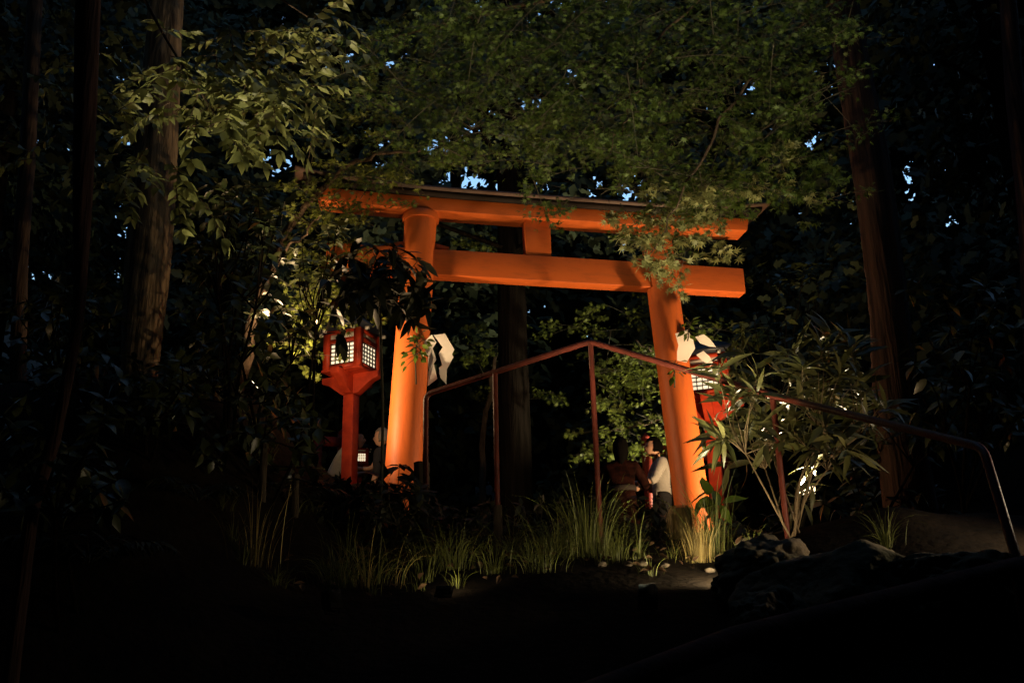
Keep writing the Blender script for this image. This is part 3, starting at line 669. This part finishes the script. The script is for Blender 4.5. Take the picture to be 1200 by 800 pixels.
def maple(base, limbs, boxes, m, label, leaf, trunk_r=.11, tpl=STAR, group='maples around the gate', r0=.3, keepgap=False, extra=None):
    base = np.array(base, float); t = empty('maple_tree', base, 0, label, 'tree', group)
    tb = MB()
    for P, ra, rb in limbs:
        P = np.array(P) - base; tt = np.linspace(0, 1, 26); t0 = np.linspace(0, 1, len(P)); C = np.stack([np.interp(tt, t0, P[:, k]) for k in range(3)], 1)
        for _ in range(5): C[1:-1] = (C[:-2] + 2 * C[1:-1] + C[2:]) / 4
        C[1:-1] += R.normal(size=(24, 3)) * .02
        tb.tube(C, np.linspace(ra, rb, 26), 10)
    tb.build('trunk', M['bark_dark'], t, True)
    mb = MB(); tw = MB()
    for (c, sz, n, per, *lf) in boxes:
        lf_ = lf[0] if lf else leaf
        for k in range(n):
            P = np.array(c) + R.uniform(-1, 1, 3) * sz
            if keepgap and not not_in_gap(P[None], .6)[0]: continue
            a = rand_unit(1)[0] * (1, 1, .25)
            spray(mb, tw, P - base, a, per, (r0 if not lf else .25) * R.uniform(.7, 1.2), lf_, tpl, org=base if keepgap else None)
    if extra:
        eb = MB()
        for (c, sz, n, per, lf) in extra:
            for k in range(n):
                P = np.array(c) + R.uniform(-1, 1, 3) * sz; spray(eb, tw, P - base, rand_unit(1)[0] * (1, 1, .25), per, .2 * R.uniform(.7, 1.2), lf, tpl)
        eb.build('hanging_spray', M['maple_lit'], t)
    tw.build('twigs', M['twig'], t); mb.build('crown', m, t)
    return t
def box_px(x0, y0, x1, y1, d0, d1, n, per):
    c = at((x0 + x1) / 2, (y0 + y1) / 2, (d0 + d1) / 2); a = at(x0, y0, (d0 + d1) / 2); b = at(x1, y1, (d0 + d1) / 2)
    return (c, np.array([abs(b[0] - a[0]) / 2, (d1 - d0) / 2, abs(b[2] - a[2]) / 2]), n, per)
# overhead maple, rooted right of the frame on the bank
mbse = (5.6, 6.6, gz(5.6, 6.6) - .1)
lim = [([mbse, (5.5, 6.7, 5.5), (4.9, 6.9, 8.0), (3.6, 7.2, 8.6), (1.2, 7.4, 8.5), (-1.0, 7.6, 8.0)], .16, .02), ([(4.9, 6.9, 8.0), (4.0, 8.4, 9.0), (2.5, 9.6, 9.3), (.5, 9.9, 9.1), (-1.5, 9.9, 8.6)], .08, .015),
       ([(3.6, 7.2, 8.6), (3.0, 7.4, 7.3), at(860, 110, 7.6), at(800, 230, 7.8), at(760, 300, 8.)], .022, .004), ([(3.6, 7.2, 8.6), (2.2, 7.3, 7.6), at(770, 40, 7.4), at(735, 130, 7.4), at(715, 180, 7.4)], .02, .003)]
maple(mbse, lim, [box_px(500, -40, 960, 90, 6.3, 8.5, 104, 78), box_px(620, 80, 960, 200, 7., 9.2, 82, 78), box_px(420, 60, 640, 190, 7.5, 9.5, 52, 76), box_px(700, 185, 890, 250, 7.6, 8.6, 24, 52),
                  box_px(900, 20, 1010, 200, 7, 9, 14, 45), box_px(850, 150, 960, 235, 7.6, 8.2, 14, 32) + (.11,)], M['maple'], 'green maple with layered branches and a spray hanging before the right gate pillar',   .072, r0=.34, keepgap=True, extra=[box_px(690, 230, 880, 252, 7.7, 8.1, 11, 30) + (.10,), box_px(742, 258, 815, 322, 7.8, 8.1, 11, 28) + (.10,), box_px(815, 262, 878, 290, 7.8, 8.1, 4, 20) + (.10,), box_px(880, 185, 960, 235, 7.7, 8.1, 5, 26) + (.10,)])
# left maple behind the pinnate tree, over the left beam end
lb_ = (-2.9, 10.3, gz(-2.9, 10.3) - .1)
maple(lb_, [([lb_, (-2.8, 10.2, 5.2), (-2.4, 10., 6.4), (-1.6, 9.6, 7.0), (-.9, 9.4, 6.9)], .07, .012), ([(-2.8, 10.2, 5.2), (-2.4, 9.8, 5.9), (-1.9, 9.4, 6.2)], .03, .006)],
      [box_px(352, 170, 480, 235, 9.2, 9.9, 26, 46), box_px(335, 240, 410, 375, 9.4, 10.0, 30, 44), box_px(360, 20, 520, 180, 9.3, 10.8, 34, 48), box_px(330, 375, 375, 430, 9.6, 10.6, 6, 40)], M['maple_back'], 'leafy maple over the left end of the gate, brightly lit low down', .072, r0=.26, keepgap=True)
# lit maple beyond the gate
mb_ = (3.2, 15.4, gz(3.2, 15.4) - .1)
maple(mb_, [([mb_, (3.2, 15.4, 4.8), (2.6, 15.1, 6.1), (1.9, 14.8, 6.6)], .08, .012), ([(3.2, 15.4, 4.8), (2.2, 15, 5.4), (1.5, 14.8, 5.2)], .03, .006)],
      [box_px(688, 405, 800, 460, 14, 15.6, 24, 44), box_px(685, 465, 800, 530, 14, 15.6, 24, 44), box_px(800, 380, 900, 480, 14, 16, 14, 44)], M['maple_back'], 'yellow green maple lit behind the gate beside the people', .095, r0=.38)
mb_ = (-.6, 18.5, gz(-.6, 18.5) - .1)
maple(mb_, [([mb_, (-.6, 18.5, 6.), (-.3, 18.2, 7.6), (.2, 18, 8.5)], .08, .012)],
      [box_px(575, 385, 600, 420, 17, 18, 4, 40), box_px(625, 438, 645, 470, 17, 18, 3, 36), box_px(530, 280, 590, 300, 17, 18.5, 6, 40), box_px(640, 330, 760, 400, 16.5, 18.5, 12, 40), box_px(520, 400, 580, 460, 17, 19, 7, 40)], M['maple_back'], 'small maple with a few lit tufts by the middle trunk', .10, r0=.34)

# pinnate-leaved tree, upper left
pn = (-4.1, 6.2, gz(-4.1, 6.2) - .1)
t = empty('pinnate_tree', pn, 0, 'tree with pinnate leaves lit yellowish at the upper left', 'tree')
tb = MB(); pnv = np.array(pn)
for P, ra, rb in (([pn, (-4.1, 6.2, 6.0), (-3.6, 6.3, 7.2), (-2.4, 6.4, 7.1), (-1.5, 6.6, 6.5)], .06, .006), ([(-3.0, 6.35, 7.15), (-2.5, 6.5, 6.2), (-1.9, 6.7, 5.3)], .014, .004)):
    C = curve_pts(np.array(P) - pnv, 24)
    for _ in range(5): C[1:-1] = (C[:-2] + 2 * C[1:-1] + C[2:]) / 4
    tb.tube(C, np.linspace(ra, rb, 24), 10)
mb = MB()
def pinnate(c, d, n, L_, leaf, mb, tb):
    d = nrm(np.array(d)); side = nrm(np.cross(d, (0, -.35, 1))); up = np.cross(side, d)
    pts = [c + d * L_ * u - np.array([0, 0, .22 * L_ * u * u]) for u in np.linspace(0, 1, 7)]; tb.tube(pts, np.linspace(.004, .0015, 7), 5)
    us = np.repeat(np.linspace(.12, .95, n // 2), 2); sg = np.tile([1, -1], n // 2)
    P = np.array([c + d * L_ * u - np.array([0, 0, .22 * L_ * u * u]) for u in us]); D_ = side[None] * sg[:, None] + d * .55 + R.normal(size=(len(us), 3)) * .15 + (0, 0, -.25)
    leaves_into(mb, OVAL, P, D_, up + R.normal(size=(len(us), 3)) * .3, leaf * R.uniform(.8, 1.15, len(us)))
    leaves_into(mb, OVAL, [pts[-1]], [d + (0, 0, -.4)], [up], leaf)
for (x0, y0, x1, y1, n) in ((185, 35, 300, 110, 24), (250, 15, 400, 80, 30), (210, 70, 330, 165, 36), (290, 80, 375, 140, 18), (110, 60, 200, 130, 12), (190, 190, 245, 235, 5), (110, 130, 190, 215, 9), (230, 120, 285, 165, 8), (20, 40, 120, 200, 9), (125, 200, 180, 240, 4)):
    for k in range(n):
        c = at(R.uniform(x0, x1), R.uniform(y0, y1), R.uniform(6., 7.2)); d = (R.normal() * .9 + .5, R.normal() * .35 - .1, R.normal() * .5 - .35)
        pinnate(c - pnv, d, 10, R.uniform(.22, .36), R.uniform(.085, .128), mb, tb)
c = at(312, 130, 6.3); pinnate(c - pnv, at(352, 165, 6.3) - c, 16, .36, .08, mb, tb)
c = at(338, 140, 6.3); pinnate(c - pnv, at(383, 150, 6.3) - c, 14, .32, .075, mb, tb)
tb.build('trunk', M['bark_dark'], t, True); mb.build('crown', M['pinnate'], t)

# broad-leaved shrubs: whorls of leaves on forking stems
def shrub(name, base, tops, m, tpl, size, label, cat='shrub', group=None, per=9, stem='twig', sr=.010, spread=.10, down=.35, leafnor=(0, -.35, 1), mains=None, nodeh=.62, rise=0.):
    base = np.array(base, float); t = empty(name, base, 0, label, cat, group); tb = MB(); mb = MB()
    T_ = np.array(tops) - base; km = mains or max(2, len(T_) // 9); ctr = T_[R.choice(len(T_), km, replace=False)]
    own = np.linalg.norm(T_[:, None] - ctr[None], axis=2).argmin(1); nodes = []
    for k in range(km):
        nd = T_[own == k].mean(0) * (1, 1, nodeh) * (.9, .9, 1); nodes.append(nd)
        C = curve_pts([(R.normal() * .04, R.normal() * .04, -.08), nd * (.35, .35, .5) + R.normal(size=3) * .05, nd], 12); C[1:-1] = (C[:-2] + 2 * C[1:-1] + C[2:]) / 4
        tb.tube(C, np.linspace(sr * 1.5, sr, 12), 7)
    for e, w_ in zip(T_, own):
        nd = nodes[w_]
        C = curve_pts([nd, (nd + e) / 2 + R.normal(size=3) * .05, e], 10); C[1:-1] = (C[:-2] + 2 * C[1:-1] + C[2:]) / 4
        tb.tube(C, np.linspace(sr * .8, sr * .3, 10), 6)
        ax = nrm(C[-1] - C[-3])
        P = []; D_ = []
        for k in range(per):
            u = R.uniform(0, 1); th = k * 2.4 + R.uniform(-.4, .4); s1 = nrm(np.cross(ax, (.3, 1, .2))); s2 = np.cross(ax, s1)
            P.append(e - ax * spread * 2 * u * (1 if k > 3 else .2)); D_.append(np.cos(th) * s1 + np.sin(th) * s2 + ax * (.6 - .8 * u + rise) + np.array([0, 0, -down * R.uniform(0, 1)]))
        leaves_into(mb, tpl, P, D_, R.normal(size=(per, 3)) * .35 + np.array(leafnor), R.uniform(.7, 1.2, per) * size)
    tb.build('stems', M[stem], t, True); mb.build('leaves', m, t)
    return t
def rnd_tops(x0, y0, x1, y1, d0, d1, n): return [at(R.uniform(x0, x1), R.uniform(y0, y1), R.uniform(d0, d1)) for _ in range(n)]
def gbase(px, d):
    p = at(px, 650, d); return (p[0], p[1], gz(p[0], p[1]))
# dark silhouettes before the left pillar
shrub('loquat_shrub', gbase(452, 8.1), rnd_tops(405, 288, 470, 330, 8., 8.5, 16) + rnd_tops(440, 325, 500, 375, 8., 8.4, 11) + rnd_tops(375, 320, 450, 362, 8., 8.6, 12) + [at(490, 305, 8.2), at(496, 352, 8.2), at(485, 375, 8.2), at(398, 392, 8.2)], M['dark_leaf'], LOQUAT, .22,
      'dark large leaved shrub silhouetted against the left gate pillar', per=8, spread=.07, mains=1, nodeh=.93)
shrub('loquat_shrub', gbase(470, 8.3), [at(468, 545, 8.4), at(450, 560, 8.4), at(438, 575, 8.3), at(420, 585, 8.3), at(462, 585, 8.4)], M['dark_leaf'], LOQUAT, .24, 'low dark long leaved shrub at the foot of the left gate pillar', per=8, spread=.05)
# dark evergreen masses on the left
EG = 'dark evergreen shrubs at the left of the bank'
for (x0, y0, x1, y1, d0, d1, n, bx, lb) in ((215, 210, 330, 330, 7.2, 8.6, 44, 270, 'dark evergreen shrub right of the left cedar trunk'),
        (205, 340, 370, 470, 7.4, 9, 48, 290, 'dark evergreen shrub below the lit maple leaves at the left'),
        (230, 470, 380, 560, 7., 8.4, 34, 310, 'dark evergreen shrub low between the cedar and the lantern'),
        (95, 415, 235, 500, 6.6, 7.6, 34, 165, 'dark evergreen shrub in front of the foot of the left cedar'),
        (0, 330, 140, 480, 6.5, 8, 30, 70, 'dark evergreen shrub beside the slender reddish trunk'),
        (0, 480, 150, 600, 5, 6.5, 26, 80, 'dark evergreen shrub at the foot of the slender reddish trunk'),
        (320, 260, 400, 330, 8.6, 9.2, 16, 350, 'dark evergreen shrub before the left end of the lower gate beam')):
    shrub('evergreen_shrub', gbase(bx, (d0 + d1) / 2), rnd_tops(x0, y0, x1, y1, d0, d1, n), M['evergreen'], OVAL, .13, lb, group=EG, per=9, spread=.12, stem='bark_black')
for (x0, y0, x1, y1, d0, d1, n, bx, lb) in ((1060, 330, 1200, 520, 7.5, 9.5, 40, 1130, 'dark evergreen shrub right of the right cedar trunk'), (960, 480, 1120, 600, 8.6, 9.6, 34, 1030, 'dark evergreen shrub behind the descending handrail'),
        (860, 300, 1000, 440, 12, 14, 40, 940, 'dark evergreen shrub behind the gate beside the right lantern')):
    shrub('evergreen_shrub', gbase(bx, (d0 + d1) / 2), rnd_tops(x0, y0, x1, y1, d0, d1, n), M['evergreen'], OVAL, .15, lb, group='dark evergreen shrubs at the right of the bank', per=9, spread=.12, stem='bark_black')
# lance-leaved shrub at the right
b = at(928, 632, 7.0); b[2] = gz(b[0], b[1])
shrub('lance_leaved_shrub', b, rnd_tops(838, 425, 930, 520, 6.9, 7.6, 26) + rnd_tops(920, 400, 1015, 475, 6.8, 7.5, 30) + rnd_tops(950, 470, 1045, 530, 6.6, 7.2, 9) + [at(975, 388, 7.), at(962, 405, 7.), at(1000, 405, 7.1), at(985, 430, 7.), at(1040, 478, 6.9), at(870, 410, 7.4), at(842, 425, 7.5), at(835, 505, 7.6), at(850, 545, 7.7)],
      M['lance'], LANCE, .24, 'tall shrub with long pointed leaves standing before the right gate pillar', per=8, stem='pale_stem', sr=.005, spread=.10, mains=8, down=.1, leafnor=(0, -.8, .7), rise=.35)
b = at(838, 640, 7.6); b[2] = gz(b[0], b[1])
shrub('broad_leaved_seedling', b, [at(836, 572, 7.6), at(828, 580, 7.55), at(845, 590, 7.6)], M['sakaki'], OVAL, .22, 'seedling with broad drooping green leaves against the right pillar foot', 'plant', per=3, spread=.03, down=1.4)
shrub('broad_leaved_seedling', gbase(940, 8.3), [at(925, 565, 7.9), at(950, 566, 7.8), at(950, 545, 8.0), at(930, 590, 7.9), at(942, 588, 7.8)], M['lance'], LANCE, .22, 'low leafy plant shining white in the floodlight glow', 'plant', per=7, spread=.04)

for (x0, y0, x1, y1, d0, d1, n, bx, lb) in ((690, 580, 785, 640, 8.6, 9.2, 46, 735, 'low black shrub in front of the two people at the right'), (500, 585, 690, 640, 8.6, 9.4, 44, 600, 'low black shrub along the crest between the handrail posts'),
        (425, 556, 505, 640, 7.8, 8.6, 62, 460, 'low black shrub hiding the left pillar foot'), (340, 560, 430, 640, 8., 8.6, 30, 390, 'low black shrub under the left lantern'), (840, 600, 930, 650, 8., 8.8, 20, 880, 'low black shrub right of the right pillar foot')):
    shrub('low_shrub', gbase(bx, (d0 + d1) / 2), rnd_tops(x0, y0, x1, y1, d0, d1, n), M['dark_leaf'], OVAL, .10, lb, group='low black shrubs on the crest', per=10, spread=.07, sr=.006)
# ferns
def fern(base, n, L_, label, m=None):
    base = np.array(base, float); mb = MB(); tb = MB()
    for k in range(n):
        th = k * 2 * PI / n + R.uniform(-.3, .3); d = np.array([math.cos(th), math.sin(th), 0]); l = L_ * R.uniform(.7, 1.1)
        us = np.linspace(0, 1, 16); C = d * (l * us)[:, None] * .85 + np.array([0, 0, 1]) * (l * (.75 * us - .62 * us ** 2.2))[:, None]
        tb.tube(C, np.linspace(.004, .001, 16), 4)
        side = np.cross(d, (0, 0, 1)); P = np.repeat(C[2:], 2, 0); sg = np.tile([1, -1], 14); ln = np.repeat(np.sin(np.linspace(.5, 3.0, 14)), 2) * l * .3
        leaves_into(mb, NARROW, P, side[None] * sg[:, None] + d * .35, np.tile((0, 0, 1.), (28, 1)) + R.normal(size=(28, 3)) * .15, ln)
    t = empty('fern', base, 0, label, 'fern', 'ferns on the bank'); tb.build('stems', M['twig'], t); mb.build('fronds', m or M['dark_leaf'], t)
for px, py, d, L_, lb in ((392, 552, 8.6, .5, 'black fern in front of the left lantern post'), (428, 560, 8.7, .4, 'black fern between the lantern and the left pillar'), (350, 590, 8., .5, 'dark fern left of the lantern foot'),
        (110, 610, 6., .6, 'dark fern below the slender reddish trunk'), (230, 610, 7, .5, 'dark fern at the middle of the left bank'), (470, 600, 8.2, .35, 'small fern below the left pillar foot')):
    p = at(px, py, d); g = gz(p[0], p[1]); fern((p[0], p[1], max(g, p[2] - .25)), 9, L_, lb)

# ------------------------------------------------------------------ grass tufts
def tuft(base, n, h, w, m, arch, name, label, group='grass tufts on the bank', width=.007):
    base = np.array(base, float); mb = MB()
    width *= .72
    for k in range(int(n * 1.5)):
        th = R.uniform(0, 2 * PI); l = h * R.uniform(.3, 1.15); a = R.uniform(.2, 1.) * arch; r0 = abs(R.normal()) * w * .45; d = np.array([math.cos(th), math.sin(th), 0])
        us = np.linspace(0, 1, 7); C = d * (r0 + l * (a * us ** 1.8) * .9)[:, None] + np.array([0, 0, 1.]) * (l * (us - a * .62 * us ** 2.6))[:, None]
        side = np.cross(d, (0, 0, 1.)) * math.cos(.6) + R.normal(size=3) * .3; side /= np.linalg.norm(side)
        ww = width * np.array([.7, 1, 1, .9, .7, .4, .05])[:, None] * R.uniform(.6, 1.2)
        V = np.concatenate([C - side * ww / 2, C + side * ww / 2]); mb.add(V, [(j, j + 1, 8 + j, 7 + j) for j in range(6)])
    o = mb.build(name, m); o.location = tuple(base); tag(o, label, 'grass', group); return o
def tuft_px(px, py, d, *a, **k):
    p = at(px, py, d); g = gz(p[0], p[1]); tuft((p[0], p[1], g - .02), *a, **k)
G, DG = M['grass'], M['dry_grass']
tuft_px(690, 668, 7.2, 170, .62, .28, G, .7, 'grass_tuft', 'tall dense green grass tuft in the middle of the bank crest')
tuft_px(650, 655, 7.3, 60, .40, .2, G, .9, 'grass_tuft', 'loose green grass tuft left of the tall dense tuft')
tuft_px(600, 632, 7.6, 26, .55, .12, G, .9, 'grass_tuft', 'few long arching grass blades beside the second handrail post')
tuft_px(725, 665, 7.1, 40, .35, .15, G, .8, 'grass_tuft', 'short grass tuft right of the tall dense tuft')
tuft_px(750, 668, 7.1, 9, .42, .03, G, .6, 'grass_tuft', 'single upright grass stalk with few blades', width=.012)
tuft_px(820, 672, 7.1, 220, .34, .16, DG, .42, 'grass_tuft', 'golden dry grass clump in front of the right gate pillar', width=.005)
tuft_px(838, 655, 7.2, 80, .62, .15, G, .6, 'grass_tuft', 'tall green grass tuft behind the golden dry clump', width=.009)
tuft_px(1043, 668, 6.2, 46, .36, .08, G, 1., 'grass_tuft', 'arching pale grass tuft on the rock at the right', width=.008)
tuft_px(300, 640, 6.8, 26, .7, .3, DG, .45, 'grass_tuft', 'thin dry stalks on the dark left bank')
tuft_px(400, 668, 7.0, 90, .40, .2, G, 1., 'grass_tuft', 'drooping grass tuft below the left pillar')
tuft_px(535, 660, 7.2, 60, .38, .2, G, 1., 'grass_tuft', 'dim grass tuft right of the left pillar foot')
tuft_px(580, 668, 7.0, 60, .32, .2, G, 1., 'grass_tuft', 'dim drooping grass tuft at the crest under the first handrail post')
tuft_px(640, 690, 6.8, 60, .3, .2, G, 1., 'grass_tuft', 'low drooping grass tuft on the dark slope below the tall tuft')
tuft_px(880, 655, 7.0, 30, .3, .12, G, .9, 'grass_tuft', 'small grass tuft left of the big rock')
for k in range(12):
    px = R.uniform(400, 720); d = R.uniform(6.9, 7.8); p = at(px, 650, d)
    tuft((p[0], p[1], gz(p[0], p[1]) - .02), 36, R.uniform(.22, .50), .34, G if R.uniform() < .8 else DG, 1.0, 'grass_tuft', 'medium arching grass tuft in the rough grass of the crest', 'medium grass tufts on the crest', width=.006)
for k in range(80):
    px = R.uniform(220, 900); d = R.uniform(6.7, 9.4); p = at(px, 650, d)
    tuft((p[0], p[1], gz(p[0], p[1]) - .02), 16, R.uniform(.12, .28), .12, G, 1., 'grass_tuft', 'small sparse grass tuft on the dark bank', 'small grass tufts on the bank')

# ------------------------------------------------------------------ rocks, stumps, dead leaves, stones
def rock(base, d, m, label, cat='rock', name='rock', group=None, seed=0, sub=6, rough=1.):
    bm = bmesh.new(); bmesh.ops.create_icosphere(bm, subdivisions=sub, radius=1.)
    rr = np.random.default_rng(seed); ph = rr.uniform(0, 6.28, (9, 3)); dirs = nrm(rr.normal(size=(12, 3)))
    for v in bm.verts:
        c = np.array(v.co); r_ = 1.
        for k in range(12): r_ = min(r_, (.72 + .25 * ((k * 37) % 10) / 10) / max(.05, c @ dirs[k]))
        from mathutils import noise as _n
        q_ = Vector(c) * 1.7 + Vector((seed * 3.1, seed * 1.7, 0))
        r_ += rough * (.20 * _n.fractal(q_, 1., 2., 6, noise_basis='PERLIN_ORIGINAL') - .10 * abs(_n.noise(q_ * 2.3))) - .03 * abs(_n.noise(q_ * 9.))
        v.co = Vector(c * r_ * np.array(d))
    me = bpy.data.meshes.new(name); bm.to_mesh(me); bm.free(); me.polygons.foreach_set('use_smooth', np.ones(len(me.polygons), bool))
    o = link(name, me, m); o.location = tuple(base); o.rotation_euler = (0, 0, rr.uniform(0, 6)); return tag(o, label, cat, group)
p = at(985, 705, 5.7); rock(p, (.62, .5, .36), M['rock'], 'large rounded rock under the arching grass at the right', seed=3, rough=.35)
p = at(900, 675, 6.2); rock(p, (.34, .3, .24), M['rock'], 'dark mossy rock left of the large rounded rock', seed=4)
p = at(905, 730, 5.3); rock(p, (.22, .2, .17), M['rock'], 'small pale sided rock low beside the large rounded rock', seed=5)
p = at(1130, 690, 5.2); rock(p, (.4, .4, .2), M['rock'], 'flat dark rock at the foot of the end handrail post', seed=6)
p = at(192, 493, 7.8); o = rock(p, (.10, .03, .13), M['stone'], 'small pale tilted stone by the left cedar trunk', 'stone', 'stone', seed=8, sub=4); o.rotation_euler = (.3, -.7, .2)
p = at(878, 640, 7.4); rock(p, (.13, .08, .06), M['stone'], 'pale stone behind the dark mossy rock', 'stone', 'stone', seed=9, sub=4)
for k, (px, py, d) in enumerate(((640, 692, 6.9), (755, 692, 6.9), (782, 697, 6.9), (835, 700, 6.8), (706, 680, 6.9), (560, 632, 8.), (738, 690, 6.9), (545, 645, 7.6))):
    p = at(px, py, d); g = gz(p[0], p[1]); rock((p[0], p[1], g + .015), (.042, .034, .02), M['pebble'], 'pebble lying on the bank crest', 'pebble', 'pebble', 'pebbles on the bank crest', 20 + k, 3)

def stump(px, py_top, d, w, m, label, h=.6, lean=(0, 0), strands=False):
    p = at(px, py_top, d); g = gz(p[0], p[1]); h = max(h, p[2] - g + .1); r = w / 2 / F * d
    t = empty('wooden_stump', (p[0], p[1], p[2] - h), 0, label, 'stump')
    rough_trunk([(-lean[0], -lean[1], 0), (-lean[0] * .4, 0, h * .6), (0, 0, h)], [r * 1.15, r, r * .93], 24, .06, 20, 7).build('stump_body', m, t, True)
    if strands:
        mb = MB()
        for k in range(120):
            th = R.uniform(0, 2 * PI); rr = r * R.uniform(.9, 1.25); a = np.array([math.cos(th) * rr * .8, math.sin(th) * rr * .8, h + .02]); b = np.array([math.cos(th) * rr * 1.25, math.sin(th) * rr * 1.25, h - R.uniform(.1, .34)])
            sd = np.array([-math.sin(th), math.cos(th), 0]) * .0022; c = (a + b) / 2 + np.array([math.cos(th), math.sin(th), .5]) * .03
            mb.add([a - sd, a + sd, c - sd, c + sd, b - sd, b + sd], [(0, 1, 3, 2), (2, 3, 5, 4)])
        mb.build('dry_strands', M['dry_grass'], t)
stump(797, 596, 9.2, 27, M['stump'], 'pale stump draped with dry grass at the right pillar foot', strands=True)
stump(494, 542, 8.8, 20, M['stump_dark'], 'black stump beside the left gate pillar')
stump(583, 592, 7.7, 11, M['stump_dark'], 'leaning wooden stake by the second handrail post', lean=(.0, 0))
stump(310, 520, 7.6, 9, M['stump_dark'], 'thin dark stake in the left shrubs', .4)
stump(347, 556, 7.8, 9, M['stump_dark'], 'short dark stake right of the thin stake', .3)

for k in range(150):
    if k < 14: px, d = ((560, 7.7), (605, 7.4), (610, 7.3), (636, 7.3), (640, 7.2), (520, 8.), (590, 7.5), (575, 7.6), (655, 7.1), (700, 7.), (765, 7.), (800, 6.9), (850, 7.), (870, 7.1))[k]
    else: px, d = R.uniform(330, 900), R.uniform(6.6, 8.6)
    p = at(px, 650, d); g = gz(p[0], p[1]); mb = MB()
    leaves_into(mb, blade_leaf(.5, .5, -.35), [(0, 0, .025)], [R.normal(size=3) * (1, 1, .25)], [R.normal(size=3) * .5 + (0, 0, 1)], R.uniform(.045, .085))
    o = mb.build('fallen_leaf', M['dead_leaf']); o.location = (p[0], p[1], g); tag(o, 'dry curled brown leaf fallen on the bank', 'fallen leaf', 'fallen leaves on the bank')
p = at(818, 602, 8.); 

# ------------------------------------------------------------------ lamps
def flood(loc, target, power, label, size=2.4, blend=.6, color=(1, .66, .34), rad=.06, hood=False, sz=.75):
    loc = np.array(loc, float); d = nrm(np.array(target, float) - loc)
    q_ = Vector(d).to_track_quat('-Z', 'Y')
    t = empty('floodlight', loc, 0, label, 'floodlight', 'floodlights on the ground'); t.scale = (sz,) * 3; t.rotation_mode = 'QUATERNION'; t.rotation_quaternion = q_
    mb = MB(); mb.box((0, 0, .045), (.20, .15, .07)); mb.box((0, 0, .09), (.12, .09, .02)); mb.build('housing', M['housing'], t, bevel=.006)
    mb = MB(); mb.box((0, 0, .006), (.18, .13, .006)); mb.build('lens', M['lens'], t)
    mb = MB(); mb.box((-.112, 0, .03), (.012, .03, .2)); mb.box((.112, 0, .03), (.012, .03, .2)); mb.box((0, 0, .136), (.236, .03, .012)); mb.build('bracket', M['housing'], t)
    if hood:
        mb = MB()
        for sx in (-1, 1): mb.box((sx * .096, 0, -.06), (.008, .15, .15))
        for sy in (-1, 1): mb.box((0, sy * .071, -.06), (.18, .008, .15))
        mb.build('hood', M['housing'], t)
    l = bpy.data.lights.new('flood_lamp', 'SPOT'); l.energy = power; l.color = color; l.spot_size = size; l.spot_blend = blend; l.shadow_soft_size = rad
    o = bpy.data.objects.new('flood_lamp', l); col.objects.link(o); o.parent = t; o.location = (0, 0, -.03)
def on_ground(x, y, dz=.16): return (x, y, gz(x, y) + dz)
GW = (1, .86, .56)
flood(on_ground(-2.45, 9.3, .2), (-.4, 10.1, 6.3), 380, 'floodlight hidden in the plants left of the gate', 2.8, .5)
flood(on_ground(3.25, 10.0, .2), (1.0, 10.6, 6.2), 640, 'floodlight hidden in the plants right of the gate', 2.15, .5)
flood(on_ground(3.5, 14.7, .2), (1.8, 15.0, 5.8), 1700, 'floodlight hidden on the ground behind the gate', 1.2, .6, (1, .86, .55))
flood(on_ground(1.3, 6.35, .12), (.65, 7.6, 3.1), 72, 'small added floodlight left of the mossy rock facing the grass', 2.6, .5, (1, .78, .46), sz=.45)  # added lamp, put on the slope to brighten the crest grass
flood(on_ground(-.45, 6.4, .10), (-.3, 7.5, 3.1), 9, 'small added floodlight on the dark slope facing the grass below the left pillar', 2.2, .7, (1, .78, .46), sz=.45)  # weak extra lamp, added to lift the grass at left centre
p = at(945, 574, 8.2)
flood((p[0], p[1], p[2]), (1.98, 7.25, 4.1), 170, 'floodlight glaring low behind the long leaved shrub at the right', 1.6, .6, (1, .80, .5))
flood(on_ground(3.35, 5.35, .6), (1.9, 6.0, 2.6), 95, 'added floodlight at the right edge of the bank facing the rocks', 1.9, .7, (1, .76, .48))  # added lamp out of view, lights the rocks and the rail end post
flood(on_ground(-1.1, 6.2, .12), (-1.6, 6.55, 6.5), 1150, 'added hooded floodlight on the left bank facing up into the pinnate leaves', .86, .7, (1, .82, .52), hood=True, sz=.5)  # added uplight, there only to brighten the pinnate leaves
flood(on_ground(.75, 6.1, .10), (1.3, 7.6, 6.6), 900, 'added hooded floodlight on the dark bank facing up into the maple', 1.3, .7, GW, hood=True, sz=.5)  # uplight added for the maple canopy and its hanging spray

# ------------------------------------------------------------------ sky
w = bpy.data.worlds.new('World'); sc.world = w; w.use_nodes = True
nt = w.node_tree; bg = nt.nodes['Background']
sky = nt.nodes.new('ShaderNodeTexSky'); sky.sky_type = 'NISHITA'; sky.sun_disc = False
SUN_E, SUN_R = math.radians(1.5), math.radians(200)
sky.sun_elevation = SUN_E; sky.sun_rotation = SUN_R; sky.ozone_density = 2.6; sky.air_density = 1.2; sky.dust_density = .6
nt.links.new(sky.outputs['Color'], bg.inputs['Color']); bg.inputs['Strength'].default_value = 1.3
sl = bpy.data.lights.new('sun', 'SUN'); sl.energy = .004; sl.angle = math.radians(10); sl.color = (1, .85, .7)
so = bpy.data.objects.new('sun', sl); col.objects.link(so)
so.rotation_euler = (PI / 2 - SUN_E, 0, -SUN_R)

vs = sc.view_settings; vs.view_transform = 'Standard'; vs.look = 'None'; vs.gamma = 1; vs.exposure = 0; vs.use_curve_mapping = False
sc.render.engine = 'CYCLES'
cy = sc.cycles; cy.use_denoising = True; cy.max_bounces = 5; cy.diffuse_bounces = 3; cy.glossy_bounces = 2; cy.transmission_bounces = 3; cy.transparent_max_bounces = 4
cy.sample_clamp_indirect = 3.; cy.use_adaptive_sampling = False
